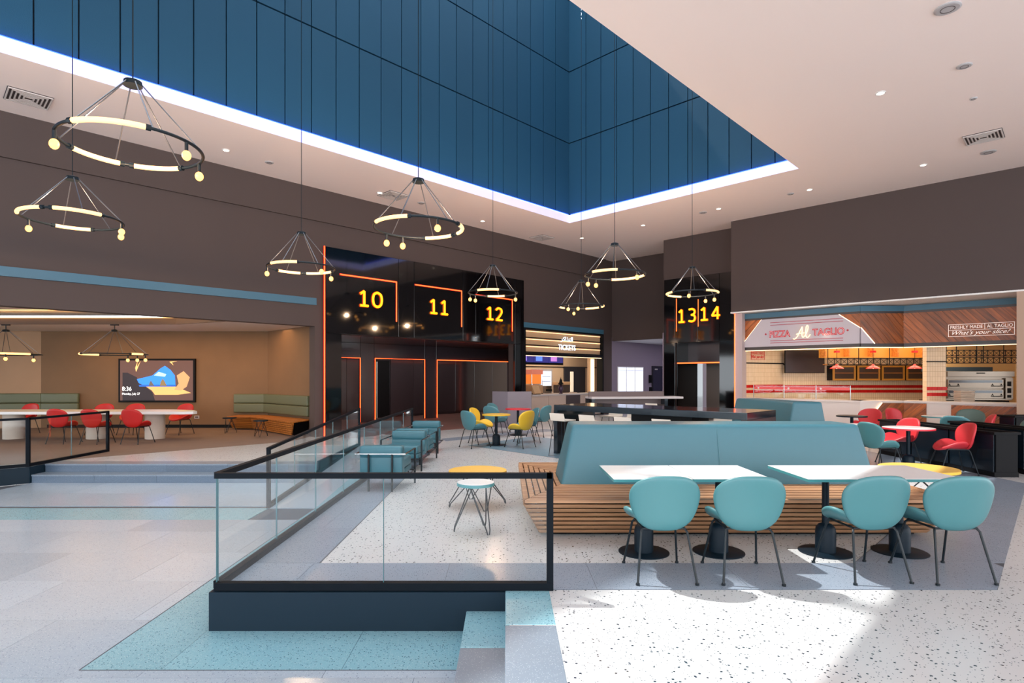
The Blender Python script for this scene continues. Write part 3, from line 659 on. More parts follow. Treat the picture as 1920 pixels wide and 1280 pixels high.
# slatted bench builder
def lerp(a,b,t): return tuple(a[i]+(b[i]-a[i])*t for i in range(len(a)))
def slat_rows(parent,A,Bp,n,frac,thick,m,closed=False,name='slat'):
    # A and Bp: matching polylines (3D); n rows between; thick: vector function at vertex i
    segs=len(A) if closed else len(A)-1
    for r in range(n):
        t0=(r+(1-frac)/2)/n; t1=(r+1-(1-frac)/2)/n
        for i in range(segs):
            j=(i+1)%len(A); sec=[]
            for k in (i,j):
                p,q=lerp(A[k],Bp[k],t0),lerp(A[k],Bp[k],t1); th=thick(k)
                sec.append([p,q,(q[0]+th[0],q[1]+th[1],q[2]+th[2]),(p[0]+th[0],p[1]+th[1],p[2]+th[2])])
            e=.002
            s2=[[lerp(a,b,e) for a,b in zip(sec[0],sec[1])],[lerp(b,a,e) for a,b in zip(sec[0],sec[1])]]
            B().loft(s2).obj(name,m,parent)
bt=thing('slatted_bench','amber slatted bench in the corner under the right olive backrest','bench')
tp=[(-8.6,18.0,.43),(-7.85,17.95,.43),(-5.75,15.8,.43)]; bo=[(-8.6,18.4,.03),(-7.95,18.35,.03),(-5.95,16.2,.03)]; bk=[(-8.6,18.8,.43),(-7.75,18.8,.43),(-5.55,16.75,.43)]
slat_rows(bt,tp,bo,7,.82,lambda k:(0.02,.03,0),m_slato); slat_rows(bt,tp,bk,8,.78,lambda k:(0,0,-.025),m_slato)
B().prism([(-8.5,18.45),(-7.9,18.4),(-5.95,16.4),(-5.7,16.85),(-7.75,18.8),(-8.5,18.8)],0,.39).obj('carcass',m_blackm,bt)
for k in range(3): pass
def hairpin_table(name,label,x,y,z,r,mtop,medge,legs,th=.03,rot=0,group=None,reach=1.0):
    t=thing(name,label,'table',(x,y,0),rot,group)
    B().lathe([(0,z-th),(r,z-th),(r,z-.003),(0,z-.003)],36).obj('table_top_edge',medge,t)
    B().lathe([(0,z-.003),(r-.004,z-.003),(r-.004,z),(0,z)],36).obj('table_top',mtop,t)
    for k in range(legs):
        a=2*PI*k/legs+.3; ra=r*.55; rb=r*reach
        p=lambda an,rd,zz:(rd*math.cos(an),rd*math.sin(an),zz)
        B().tube([p(a-1.2,ra,z-th),p(a-.10,rb*.97,.06),p(a-.05,rb,.014),p(a+.05,rb,.014),p(a+.10,rb*.97,.06),p(a+1.2,ra,z-th)],.007,6).obj('leg',m_steel,t)
    return t
hairpin_table('wire_table','small grey wire-legged table at the left end of the amber bench',-8.1,17.15,.46,.19,m_base,m_base,3)
hairpin_table('wire_table','small grey wire-legged table before the middle of the amber bench',-6.75,16.1,.46,.19,m_base,m_base,3,rot=.5)

# ---------------------------------------------------------------- chairs
def shell_chair(m,label,loc,rz,mo=None,rnd=0):
    t=thing('shell_chair',label,'chair',loc,rz)
    def disc(nr,na,f,th,name,mm):
        b=bmesh.new(); rings=[[b.verts.new(f(0,0))]]
        for i in range(1,nr+1):
            rr=i/nr; rings.append([b.verts.new(f(rr*math.cos(2*PI*k/na),rr*math.sin(2*PI*k/na))) for k in range(na)])
        for k in range(na): b.faces.new((rings[0][0],rings[1][k],rings[1][(k+1)%na]))
        for i in range(1,nr):
            for k in range(na): b.faces.new((rings[i][k],rings[i+1][k],rings[i+1][(k+1)%na],rings[i][(k+1)%na]))
        bmesh.ops.recalc_face_normals(b,faces=b.faces)
        r=bmesh.ops.solidify(b,geom=b.faces[:],thickness=th)
        bmesh.ops.recalc_face_normals(b,faces=b.faces)
        me=bpy.data.meshes.new(name); b.to_mesh(me); b.free()
        for p in me.polygons: p.use_smooth=True
        me.materials.append(mm); o=mk(name,me,t)
        s=o.modifiers.new('s','SUBSURF'); s.levels=1; s.render_levels=1
        return o
    def sq(u,v,e):
        r=math.hypot(u,v)
        if r<1e-6: return 0.0,0.0
        c,s=u/r,v/r
        k=r/((abs(c)**e+abs(s)**e)**(1/e)); return c*k,s*k
    def back(u,v):
        a,b_=sq(u,v,4.0)
        w=.302*(1-.20*max(0,.35-b_)**1.6)           # narrower towards the seat
        x=a*w; zz=.632+b_*.236
        y=-.262-.055*(b_)+ .95*x*x*(1+.1*b_)+.16*max(0,-b_-.55)**2
        return (x,y,zz-.035*abs(a)**3*max(0,b_))
    def seat(u,v):
        a,b_=sq(u,v,2.5)
        w=.275*(1-.10*max(0,b_))
        x=a*w; y=.045+b_*.235
        z=.45+1.7*x*x*(1.0-.5*b_)+.03*max(0,-b_-.5)-.035*max(0,b_-.4)
        return (x,y,z)
    disc(5,20,back,.04,'backrest',m); disc(5,20,seat,.045,'seat',mo or m)
    fr=B().tube([(-.17,-.16,.425),(.17,-.16,.425),(.17,.16,.425),(-.17,.16,.425)],.009,6,True).obj('seat_frame',m_steel,t)
    for sx in (-1,1):
        for sy,yy in ((-1,-.27),(1,.29)):
            B().tube([(sx*.17,sy*.15,.425),(sx*.185,sy*.17,.40),(sx*.235,yy,.012)],.0095,7).obj('leg',m_steel,t)
            t2=B().cyl((sx*.235,yy,0),(sx*.235,yy,.02),.016,seg=8).obj('foot_cap',m_steel,t)
    return t
ch=shell_chair(m_teal_ch,'teal shell chair at the front tables, first from the left',(1.27,4.9,0),R(0))
G='teal shell chairs along the front tables'
ch['group']=G
copytree(ch,(1.955,4.89,0),R(-2),'teal shell chair at the front tables, second from the left',G)
copytree(ch,(2.97,4.92,0),R(4),'teal shell chair at the front tables, third from the left',G)
copytree(ch,(3.63,4.90,0),R(1),'teal shell chair at the front tables, rightmost and in deepest shade',G)
rc={'teal_shell_leather':m_red}
def cc(m,x,y,deg,label,group=None): return copytree(ch,(x,y,0),R(deg),label,group,{'teal_shell_leather':m})
G='red chairs around the long lounge table'
for x,y,d,l in ((-10.98,14.55,-6,'red chair at the near side of the lounge table, leftmost of three'),(-10.08,14.45,-8,'red chair at the near side of the lounge table, behind the railing post'),(-9.12,14.5,-8,'red chair at the near side of the lounge table, rightmost of three'),
  (-13.9,16.9,172,'red chair at the far side of the lounge table, under the left olive backrest'),(-11.65,16.8,180,'red chair at the far side of the lounge table, left of the wall screen centre'),(-10.75,16.8,180,'red chair at the far side of the lounge table, under the wall screen'),(-9.35,16.8,165,'red chair at the right end of the long lounge table')):
    cc(m_red,x,y,d,l,G)
G='chairs of the yellow cafe table'
cc(m_teal_dk,-.75,13.75,-50,'dusty teal chair in front left of the round yellow cafe table',G)
cc(m_yel,-.62,14.75,-110,'yellow chair left behind the round yellow cafe table',G)
cc(m_yel,.32,13.72,50,'yellow chair right of the round yellow cafe table, back turned',G)
cc(m_teal_dk,.52,14.75,105,'dusty teal chair just behind the right yellow chair',G)
G='chairs of the red cafe table'
cc(m_teal_dk,-.3,16.0,-40,'dusty teal chair nearest the red cafe table, behind the yellow table',G)
cc(m_teal_dk,-.25,17.3,-120,'dusty teal chair farthest back at the red cafe table',G)
cc(m_teal_dk,.92,16.25,55,'dusty teal chair right of the red cafe table, dark back towards us',G)
cc(m_teal_ch,6.5,10.22,-78,'teal chair beyond the right end of the big bench, seen from the side')
cc(m_pink,7.62,10.02,78,'coral chair in front of the black planter, nearest the camera')
cc(m_pink,7.45,11.15,95,'coral chair behind the round coral-edged table')
cc(m_pink,8.75,14.3,120,'coral chair farthest left before the pizza counter')
cc(m_pink,9.75,14.5,-160,'coral chair left behind the round teal-edged table')
cc(m_pink,9.95,12.4,60,'coral chair beyond the planter with its back towards us')
cc(m_green,11.1,14.0,150,'dark green chair against the pizza counter planks')
cc(m_green,9.9,11.15,100,'dark green chair cut by the right edge of the photo')
cc(m_teal_ch,5.75,10.4,-30,'teal chair just behind the top edge of the big bench')
cc(m_teal_dk,9.2,11.9,-60,'pale teal chair hidden behind the coral chair at the planter')

# ---------------------------------------------------------------- tables
def pedestal(t,x=0,y=0,h=.72,r=.235,k=1.0,top=True):
    B().lathe([(0,0),(r,0),(r,.008),(r*.97,.012),(0,.012)],32,(x,y,0)).obj('base_plate',m_base,t,smooth='a')
    B().lathe([(0,.012),(.088*k,.012),(.088*k,.20),(.082*k,.235),(.062*k,.262),(.034*k,.275),(0,.28)],24,(x,y,0)).obj('bell',m_base,t,smooth='a')
    B().cyl((x,y,.27),(x,y,h),.031*k,seg=16).obj('column',m_base,t,smooth='a')
    if top: B().box(x-.15,x+.15,y-.15,y+.15,h-.008,h).obj('top_plate',m_base,t)
G='rectangular white tables before the big bench'
def rect_table(x,label,y=5.56,w=.70,dpt=.80):
    t=thing('rectangular_table',label,'table',(x,y,0),0,G)
    B().box(-w/2+.002,w/2-.002,-dpt/2,dpt/2,.722,.747).obj('table_edge',m_tedge,t)
    B().box(-w/2+.002,w/2-.002,-dpt/2,dpt/2,.747,.750).obj('table_top',m_ttop,t)
    pedestal(t,0,-.04); return t
rect_table(1.29,'white table with teal edge at the front, leftmost of four'); rect_table(1.995,'white table with teal edge at the front, second of four, joined to the leftmost',5.565)
rect_table(3.0,'white table with teal edge at the front, third of four'); rect_table(3.70,'white table with teal edge at the front, rightmost, half in shade',5.562)
def round_table(x,y,r,mt,me,label,h=.75,name='round_table'):
    t=thing(name,label,'table',(x,y,0))
    B().lathe([(0,h-.03),(r,h-.03),(r,h-.003),(0,h-.003)],40).obj('table_edge',me,t); B().lathe([(0,h-.003),(r-.005,h-.003),(r-.005,h),(0,h)],40).obj('table_top',mt,t)
    pedestal(t,0,0,h-.03,.24,1.1,False); return t
round_table(-.25,14.15,.34,m_yellow_top,m_yel,'round yellow cafe table between yellow and teal chairs')
round_table(.32,16.6,.36,m_redtop,m_redtop,'round red cafe table behind the yellow one')
round_table(6.5,11.05,.40,m_ttop,m_base,'round white table with dark edge beyond the right end of the big bench')
round_table(7.12,10.4,.40,m_ttop,m_redtop,'round white table with coral edge between coral chairs')
round_table(9.95,13.4,.40,m_ttop,m_tedge,'round white table with teal edge before the pizza counter')
round_table(11.6,12.9,.5,m_ttop,m_tedge,'white round table at the right edge beyond the planter')
round_table(8.0,13.6,.32,m_base,m_base,'dark round table left of the farthest coral chair')
hairpin_table('coffee_table','low round yellow table with wire legs behind the glass railing',-.37,7.5,.46,.37,m_yellow_top,m_yellow_top,4,.035)
hairpin_table('side_table','small round grey-topped wire table just behind the glass railing',-.33,6.25,.53,.2,m_ttop,m_tedge,3,.035,rot=.9,reach=1.15)
hairpin_table('coffee_table','low round yellow table behind the rightmost front table',5.4,7.7,.46,.45,m_yellow_top,m_yel,4,.035)
hairpin_table('coffee_table','small wire table between the two nearest teal armchairs',-1.83,9.7,.36,.22,m_tedge,m_tedge,3,.03)
hairpin_table('coffee_table','small wire table between the two far teal armchairs',-1.83,12.2,.36,.22,m_redtop,m_redtop,3,.03)
# long lounge table
t=thing('long_table','long white table with tapered round end among red chairs','table')
lp=[(-15.2,15.0),(-8.3,15.1),(-8.12,15.2),(-8.1,15.35),(-8.5,15.9),(-9.2,16.15),(-15.2,16.2)]
B().prism(lp,.68,.75).obj('table_top',m_ttop,t)
m_conc=mat('pale_concrete',(196,184,172),.7,mott=.08)
for x in (-13.1,-10.9,-9.35):
    B().lathe([(0,0),(.24,0),(.24,.68),(0,.68)],28,(x-.0,15.6,0)).obj('leg_drum',m_conc,t,smooth='a')

# ---------------------------------------------------------------- big bench
bb=thing('banquette','large double-sided teal banquette on a flared oak slat base','bench')
ot=[(.16,5.76,.435),(4.52,5.76,.435),(4.52,8.35,.435),(.16,8.35,.435)]; ob=[(.34,6.08,.03),(4.35,6.08,.03),(4.35,8.02,.03),(.34,8.02,.03)]; oi=[(.62,6.66,.435),(4.18,6.66,.435),(4.18,7.45,.435),(.62,7.45,.435)]
inn=[(1,1),(-1,1),(-1,-1),(1,-1)]
nos=[(p[0],p[1],p[2]-.035) for p in ot]
slat_rows(bb,ot,oi,7,.76,lambda k:(0,0,-.03),m_slat,True,'seat_slat')
slat_rows(bb,nos,ob,7,.72,lambda k:(inn[k][0]*.025,inn[k][1]*.025,0),m_slat,True,'side_slat')
B().hexa([(.42,6.16,0),(4.27,6.16,0),(4.27,7.94,0),(.42,7.94,0)],[(.30,5.92,.39),(4.38,5.92,.39),(4.38,8.2,.39),(.30,8.2,.39)]).obj('carcass',m_blackm,bb)
for x in (.9,1.3,2.1,2.9,3.7):
    B().hexa([(x,6.10,.02),(x+.04,6.10,.02),(x+.04,6.16,.02),(x,6.16,.02)],[(x,5.80,.40),(x+.04,5.80,.40),(x+.04,5.92,.40),(x,5.92,.40)]).obj('rib',m_blackm,bb)
def brest(x0,x1,xt0,xt1,par,y0=6.62,y1=7.47,yt0=6.76,yt1=7.33,z0=.40,z1=1.10,bev=.05):
    o=B().hexa([(x0,y0,z0),(x1,y0,z0),(x1,y1,z0),(x0,y1,z0)],[(xt0,yt0,z1),(xt1,yt0,z1),(xt1,yt1,z1),(xt0,yt1,z1)],bev,4).obj('backrest',m_teal_up,par,smooth=True)
    return o
brest(.61,4.20,.76,4.06,bb)
for x in (2.42,):
    B().tube([(x,6.615,.45),(x,6.70,.85),(x,6.752,1.06)],.003,5).obj('seam',m_teal_dk,bb)
# far banquette
fb=thing('banquette','tall teal bench back before the pizza counter, turned to the aisle','bench')
B().hexa([(5.5,11.55,.40),(6.35,11.55,.40),(6.35,14.6,.40),(5.5,14.6,.40)],[(5.68,11.62,1.15),(6.25,11.62,1.15),(6.25,14.5,1.12),(5.68,14.5,1.12)],.05,4).obj('backrest',m_teal_up,fb,smooth=True)
slat_rows(fb,[(5.05,11.5,.42),(6.7,11.5,.42),(6.7,14.9,.42),(5.05,14.9,.42)],[(5.25,11.6,.03),(6.6,11.6,.03),(6.6,14.7,.03),(5.25,14.7,.03)],6,.8,lambda k:(inn[k][0]*.02,inn[k][1]*.02,0),m_slat,True,'side_slat')
B().box(5.1,6.65,11.55,14.85,.40,.44).obj('seat_board',m_slat,fb); B().box(5.35,6.5,11.7,14.6,0,.4).obj('carcass',m_blackm,fb)

# ---------------------------------------------------------------- armchairs
def armchair(label,loc,rz,group):
    t=thing('armchair',label,'armchair',loc,rz,group)
    B().box(-.31,.31,-.33,-.16,.23,.50,.02,3).obj('back_body',m_teal_up,t,smooth=True)
    B().box(-.315,.315,-.36,-.16,.485,.655,.055,5).obj('back_bolster',m_teal_up,t,smooth=True)
    B().box(-.31,.31,-.16,.36,.22,.30,.02,3).obj('seat_base',m_teal_up,t,smooth=True); B().box(-.30,.30,-.155,.37,.30,.44,.04,4).obj('seat_cushion',m_teal_up,t,smooth=True)
    B().tube([(.36,.36,.54),(.36,-.37,.54),(-.36,-.37,.54),(-.36,.36,.54)],.011,7).obj('arm_rail',m_chrome,t)
    B().tube([(.36,.36,.21),(.36,-.35,.21),(-.36,-.35,.21),(-.36,.36,.21)],.010,7,True).obj('base_frame',m_steel,t)
    for x,y in ((-.36,.36),(.36,.36)): B().cyl((x,y,0),(x,y,.545),.015,seg=10).obj('leg',m_steel,t)
    for x in (-.17,.17): B().cyl((x,-.365,0),(x,-.365,.54),.015,seg=10).obj('leg',m_steel,t)
    return t
G='teal tube-framed armchairs in a row by the railing'
ac=armchair('nearest teal armchair, its back towards the camera',(-1.80,8.78,0),R(-2),G)
copytree(ac,(-1.82,10.62,0),R(176),'second teal armchair, facing the camera beyond the nearest one',G)
copytree(ac,(-1.80,11.55,0),R(-3),'third teal armchair, back towards the camera',G)
copytree(ac,(-1.82,13.0,0),R(177),'farthest teal armchair, facing the camera',G)

# ---------------------------------------------------------------- communal table and stools
TO=(1.01,12.6)
ct=thing('communal_table','long high dark blue-black communal table with slab ends','table',(TO[0],TO[1],0),RA)
B().box(0,4.15,0,1.28,.93,1.05,.006,1).obj('table_top',m_slab,ct)
B().box(0,.1,0,1.28,0,.93).obj('end_slab',m_slab,ct); B().box(4.05,4.15,0,1.28,0,.93).obj('end_slab',mat('brown_black_slab',(58,46,48),.25),ct)
B().box(1.74,3.02,.3,.98,0,.93).obj('centre_block',m_blackm,ct)
def bar_stool(label,x,y,rz,group):
    t=thing('bar_stool',label,'stool',(x,y,0),rz,group)
    B().box(-.19,.19,-.17,.19,.74,.765,.01,2).obj('seat',m_stool,t)
    B().hexa([(-.19,-.185,.755),(.19,-.185,.755),(.19,-.165,.755),(-.19,-.165,.755)],[(-.185,-.225,.90),(.185,-.225,.90),(.185,-.21,.90),(-.185,-.21,.90)],.006,2).obj('backrest',m_stool,t)
    for s in (-1,1):
        B().tube([(s*.15,-.13,.74),(s*.2,-.22,.012),(s*.2,.2,.012),(s*.15,.13,.74)],.007,6).obj('leg',m_steel,t)
    B().tube([(-.19,.17,.25),(.19,.17,.25)],.006,6).obj('foot_rest',m_steel,t); return t
def tw(x,y): p=Vector(TO)+UR*x+NR*y; return p.x,p.y
G='white bar stools at the communal table'
b0=bar_stool('white bar stool at the left end of the near side of the communal table',*tw(.42,-.2),RA,G)
for k,(x,l) in enumerate(((1.17,'second from the left'),(2.0,'third from the left'),(2.8,'rightmost'))):
    copytree(b0,(*tw(x,-.2),0),RA,f'white bar stool on the near side of the communal table, {l}',G)
for k,(x,l) in enumerate(((.48,'leftmost'),(1.11,'second from the left'),(2.3,'third from the left'),(3.0,'rightmost'))):
    copytree(b0,(*tw(x,1.45),0),RA+PI+.5*(k==1),f'white bar stool on the far side of the communal table, {l}',G)
copytree(b0,(4.2,16.6,0),RA,'pale stool beyond the communal table before the lilac wall')
# second high table far behind
t=thing('communal_table','far high table with pale top and brown upstand near the ticket counter','table',(2.55,17.6,0),R(8))
B().box(0,2.9,0,.7,.98,1.04).obj('table_top',m_disc,t); B().box(0,2.4,.3,.36,.8,1.2).obj('upstand',mat('taupe_upstand',(92,78,78),.5),t)
B().box(0,.1,0,.7,0,.98).obj('end_slab',m_slab,t); B().box(2.3,2.4,0,.7,0,.98).obj('end_slab',m_slab,t)
# grey low partition
t=thing('low_partition','low folded grey partition behind the cafe chairs','partition')
m_part=mat('grey_partition',(118,112,122),.6)
B().prism([(-.47,19.25),(0.03,18.9),(.05,18.95),(-.45,19.3)],0,1.17).obj('panel',m_part,t); B().prism([(0.035,18.9),(.81,19.15),(.80,19.2),(.04,18.95)],0,1.17).obj('panel',m_part,t)

# ---------------------------------------------------------------- black planters at the right
def planter(label,x0,x1,y0,y1,h,n):
    t=thing('black_planter',label,'planter')
    B().box(x0+.02,x1-.02,y0+.02,y1-.02,.08,h-.03).obj('body',m_blackm,t)
    for k in range(n):
        w=(y1-y0)/n; B().box(x0-.005,x0+.02,y0+k*w+.02,y0+(k+1)*w-.02,.08,h-.04,.004,1).obj('side_panel',m_base if False else m_slab,t)
    B().box(x0+.02,x1-.02,y0-.005,y0+.02,.08,h-.04,.004,1).obj('end_panel',m_blackm,t)
    B().box(x0-.02,x1+.02,y0-.02,y0+.03,h-.04,h).box(x0-.02,x1+.02,y1-.03,y1+.02,h-.04,h).box(x0-.02,x0+.03,y0+.03,y1-.03,h-.04,h).box(x1-.03,x1+.02,y0+.03,y1-.03,h-.04,h).obj('rim',m_blackm,t)
    B().box(x0,x1,y0,y1,0,.08).obj('plinth',m_blackm,t)
planter('long black planter box behind the coral chairs at the right',8.0,8.4,9.62,12.6,.74,3)
planter('second black planter box at the right edge, behind the first',8.75,9.1,9.9,11.6,.78,2)
planter('black divider box under the white round table at the right edge',10.4,12.2,12.0,12.4,.85,1)

# ---------------------------------------------------------------- glass railings
def rail(name,label,p,q,z0p,z0q,H,npan,post0=False,post1=False,base=True,th=.05,fas=None):
    d=Vector((q[0]-p[0],q[1]-p[1])); L=d.length; a=math.atan2(d.y,d.x); dz=z0q-z0p
    t=thing(name,label,'railing',(p[0],p[1],0),a)
    def bar(za,zb,w,mm,nm,x0=0,x1=L):
        f=lambda x:z0p+dz*x/L
        return B().hexa([(x0,-w,f(x0)+za),(x1,-w,f(x1)+za),(x1,w,f(x1)+za),(x0,w,f(x0)+za)],[(x0,-w,f(x0)+zb),(x1,-w,f(x1)+zb),(x1,w,f(x1)+zb),(x0,w,f(x0)+zb)]).obj(nm,mm,t)
    bar(H-.042,H,th/2,m_rail,'top_rail'); bar(0.004,.06,.03,m_rail,'base_rail')
    for k in range(npan):
        x0=L*k/npan+(.004 if k else .012); x1=L*(k+1)/npan-.004
        bar(.06,H-.042,.006,m_glass,'glass_panel',x0,x1)
        if k: bar(.06,H-.042,.0065,m_gedge,'panel_joint',L*k/npan-.0025,L*k/npan+.0025)
    if not post0: bar(.06,H-.042,.0065,m_gedge,'panel_joint',.006,.012)
    if post0: bar(.0,H,.025,m_rail,'post',-.02,.03)
    if post1: bar(.0,H,.025,m_rail,'post',L-.04,L+.01)
    return t
rail('glass_railing','front glass railing of the raised platform with dark frame',(-2.255,4.545),(.35,4.545),0,0,.906,2,post1=True)
rail('glass_railing','long glass railing along the platform side beside the ramp',(-2.255,4.57),(-2.255,14.0),0,0,.906,8,post1=True)
rail('glass_railing','sloping glass railing on the far side of the ramp',(-3.54,8.72),(-3.54,14.1),-.3,0,.90,5,post0=True,post1=True)
rail('glass_railing','glass railing at the left edge above the wide steps',(-8.77,12.9),(-8.77,10.74),0,0,.90,2,post0=True,post1=True)
rail('glass_railing','glass railing with blue reflections cut off by the left edge',(-8.77,10.74),(-8.77-3.0,10.74-3.06),0,0,.90,2,post0=True)
# corner glass edge
# fascias
f=thing('platform_fascia','dark blue fascia below the front glass railing','fascia')
B().box(-2.285,.0,4.50,4.552,-.3,-.004).obj('front_panel',m_fascia,f); B().box(-2.285,-2.235,4.552,14.0,-.3,-.004).obj('side_panel',m_fascia,f)
f=thing('platform_fascia','dark blue fascia beside the wide left steps','fascia')
B().box(-8.80,-8.735,10.74,11.6,-.3,-.002).obj('side_panel',m_fascia,f); B().box(0,17,-.03,.03,-.3,-.002).obj('long_panel',m_fascia,f,loc=(-8.77,10.76,0),rz=LA+PI)
f=thing('platform_fascia','dark wedge-shaped fascia under the far ramp railing','fascia')
B().hexa([(-3.58,11.08,-.17),(-3.52,11.08,-.17),(-3.52,14,-.01),(-3.58,14,-.01)],[(-3.58,11.08,.06),(-3.52,11.08,.06),(-3.52,14,.06),(-3.58,14,.06)]).obj('wedge_panel',m_rail,f)

# ---------------------------------------------------------------- ticket counter
tk=thing('ticket_shopfront','black-framed ticket shop front with slatted backlit fascia','shop front',(LO[0],LO[1],0),LA)
B().box(8.06,8.18,-.06,.25,0,3.5).obj('frame_post',m_blackm,tk); B().box(13.12,13.2,-.06,.25,0,3.5).obj('frame_post',m_blackm,tk)
B().box(8.18,13.12,-.06,.25,3.43,3.5).obj('frame_bar',m_blackm,tk); B().box(8.18,13.12,-.06,.25,2.47,2.56).obj('frame_bar',m_blackm,tk)
B().box(8.04,13.2,-.06,.3,3.5,3.69).obj('blue_band',m_blue,tk)
m_beige=mat('light_oak_board',(200,164,126),.6,mott=.08,ms=6)
zz=[2.57,2.84,3.12,3.42]
for a,b in zip(zz,zz[1:]):
    B().box(8.19,13.11,.08,.12,a,b).obj('fascia_board',m_beige,tk)
    B().box(8.19,13.11,.055,.075,b-.045,b-.03).obj('led_strip',m_warmw,tk)
    B().box(8.19,13.11,-.03,.03,a,a+.035).obj('divider_bar',m_blackm,tk)
B().box(8.19,13.11,.0,.03,2.44,2.462).obj('led_strip',m_warmw,tk)
m_sig=emis('white_sign_letter',(226,240,255),1.0)
sg=thing('tickets_sign','glowing white TICKETS sign in Arabic and English letters','sign',(LO[0],LO[1],0),LA)
text('latin_letters','TICKETS',m_sig,10.1,11.2,2.72,2.94,-.05,sg,.02)
text('arabic_letters','\uFEAE\uFEDB\uFE8D\uFEAC\uFE98\uFEDF\uFE8D',m_sig,10.25,11.02,3.04,3.26,-.05,sg,.02)
cn=thing('ticket_counter','pale panelled ticket counter with stone top','counter',(LO[0],LO[1],0),LA)
B().box(8.6,13.1,-.02,.75,.90,.95).obj('counter_top',m_disc,cn)
m_cpan=mat('pale_counter_panel',(190,172,160),.5,var=.05)
for a,b in ((8.6,9.6),(9.6,10.7),(11.6,12.3),(12.3,13.1)): B().box(a+.01,b-.01,.03,.7,.05,.90).obj('front_panel',m_cpan,cn)
B().box(10.7,11.6,.0,.7,.05,.93).obj('dark_panel',mat('dark_counter_panel',(66,58,60),.5),cn); B().box(8.5,13,.08,.7,0,.05).obj('plinth',m_blackm,cn)
# interior
struct('wall_tickets',B().prism([(8.1,.3),(8.0,.42),(11.3,3.3),(11.4,3.2)],0,3.5),m_cpan,**Lk)
wl('wall_tickets',10.9,17.6,3.2,3.3,0,3.5,mat('tile_beige',(214,188,160),.35))
wl('wall_tickets',17.5,17.6,.3,3.3,0,3.5,m_cpan); struct('ceiling',B().box(8,17.6,.3,3.3,3.3,3.4),m_cpan,**Lk)
wl('trim_6',11,17.5,3.17,3.2,2.1,2.14,m_blackm)
tk2=thing('lit_pillar','bright vertical light column at the right of the ticket opening','light',(LO[0],LO[1],0),LA)
B().box(12.82,13.0,.30,.36,.95,2.42).obj('light_strip',emis('pillar_light',(255,226,180),1.8),tk2); B().box(12.7,13.1,.37,.45,.95,2.45).obj('backing',m_beige,tk2)
d=thing('staff_door','dark blue-grey door with a slim glass slot behind the ticket counter','door',(LO[0],LO[1],0),LA)
B().box(14.45,16.1,3.1,3.19,0,2.15).obj('leaf',mat('slate_door',(44,48,60),.45),d); B().box(14.85,15.1,3.08,3.1,.9,1.9).obj('glass_slot',emis('slot_light',(230,215,190),.6),d)
d=thing('menu_board','purple-blue hanging menu screens over the ticket counter','screen',(LO[0],LO[1],0),LA)
m_scr=emis('menu_purple',(50,50,130),.5)
for k in range(3): B().box(9.0+k*.95,9.92+k*.95,1.1+k*.0,1.14,2.24,2.72,.006,1).obj('screen',m_scr,d,rz=0); B().box(9.1+k*.95,9.5+k*.95,1.09,1.098,2.3,2.55).obj('screen_picture',emis('menu_pic%d'%k,[(130,110,200),(90,130,220),(180,120,200)][k],.8),d)
B().box(8.95,11.9,1.15,1.2,2.15,2.78).obj('screen_frame',m_blackm,d)
d=thing('drinks_cooler','backlit white drinks cooler behind the ticket counter','cooler',(*lw(12.45,2.6),0),LA)
B().box(-.45,.45,0,.5,0,2.0).obj('cabinet',m_disc,d); B().box(-.36,.36,-.01,0,.9,1.9).obj('lit_door',emis('cooler_light',(214,226,250),.95),d)
for k in range(4): B().box(-.3,.3,-.03,-.012,1.0+k*.22,1.02+k*.22).obj('shelf',m_grilld,d)
B().box(-.4,.4,-.02,0,.4,.85).obj('kick_panel',m_chrome,d)
d=thing('popcorn_machine','amber-lit glass popcorn machine at the left of the ticket counter','machine',(*lw(10.6,1.75),.0),LA)
B().box(-.35,.35,-.25,.35,.0,.95).obj('stand',m_blackm,d); B().box(-.35,.35,-.25,.35,.95,1.3).obj('base',m_beige,d)
B().box(-.3,.3,-.2,.3,1.35,1.75).obj('lit_box',emis('amber_box',(220,120,50),.7),d); B().box(-.36,.36,-.26,.36,1.75,1.95,.02).obj('top_sign',emis('poster_red',(190,110,90),.5),d)
for x in (-.33,.33):
    for y in (-.23,.33): B().cyl((x,y,1.3),(x,y,1.75),.015,seg=6).obj('post',m_chrome,d)
B().sphere((0,.05,1.6),.1).obj('kettle',m_chrome,d)
d=thing('cash_register','tilted beige till screen on the ticket counter','till',(*lw(9.35,.4),.95),LA)
B().hexa([(-.2,-.05,.02),(.2,-.05,.02),(.2,.05,.02),(-.2,.05,.02)],[(-.2,.1,.34),(.2,.1,.34),(.2,.16,.34),(-.2,.16,.34)],.01,2).obj('screen',m_beige,d); B().box(-.15,.15,-.05,.2,0,.03,.008).obj('foot',m_blackm,d)
d=thing('counter_trophy','dark purple vase-shaped ornament with hat-like top on the ticket counter','ornament',(*lw(10.75,.35),.95),LA)
B().lathe([(0,0),(.09,0),(.07,.04),(.04,.06),(.10,.18),(.085,.28),(.035,.36),(0,.38)],20).obj('body',mat('plum_glaze',(52,34,60),.3),d,smooth='a'); B().lathe([(.03,.36),(.13,.40),(.07,.46),(.05,.56),(.015,.62),(0,.70)],20).obj('lid',m_blackm,d,smooth='a')
d=thing('coffee_machine','small chrome machine in the middle of the back ticket counter','machine',(*lw(11.7,1.9),0),LA)
B().box(-.5,1.9,-.2,.3,0,.93).obj('back_counter',m_cpan,d); B().box(-.2,.2,-.1,.2,.93,1.25,.02).obj('body',m_chrome,d); B().box(-.15,.15,-.16,-.1,1.02,1.1).obj('tray',m_blackm,d); B().box(.5,1.5,-.12,.12,1.28,1.42,.02).obj('hood',m_beige,d); B().box(.55,1.45,-.1,.1,.93,1.28).obj('display',m_grilld,d)

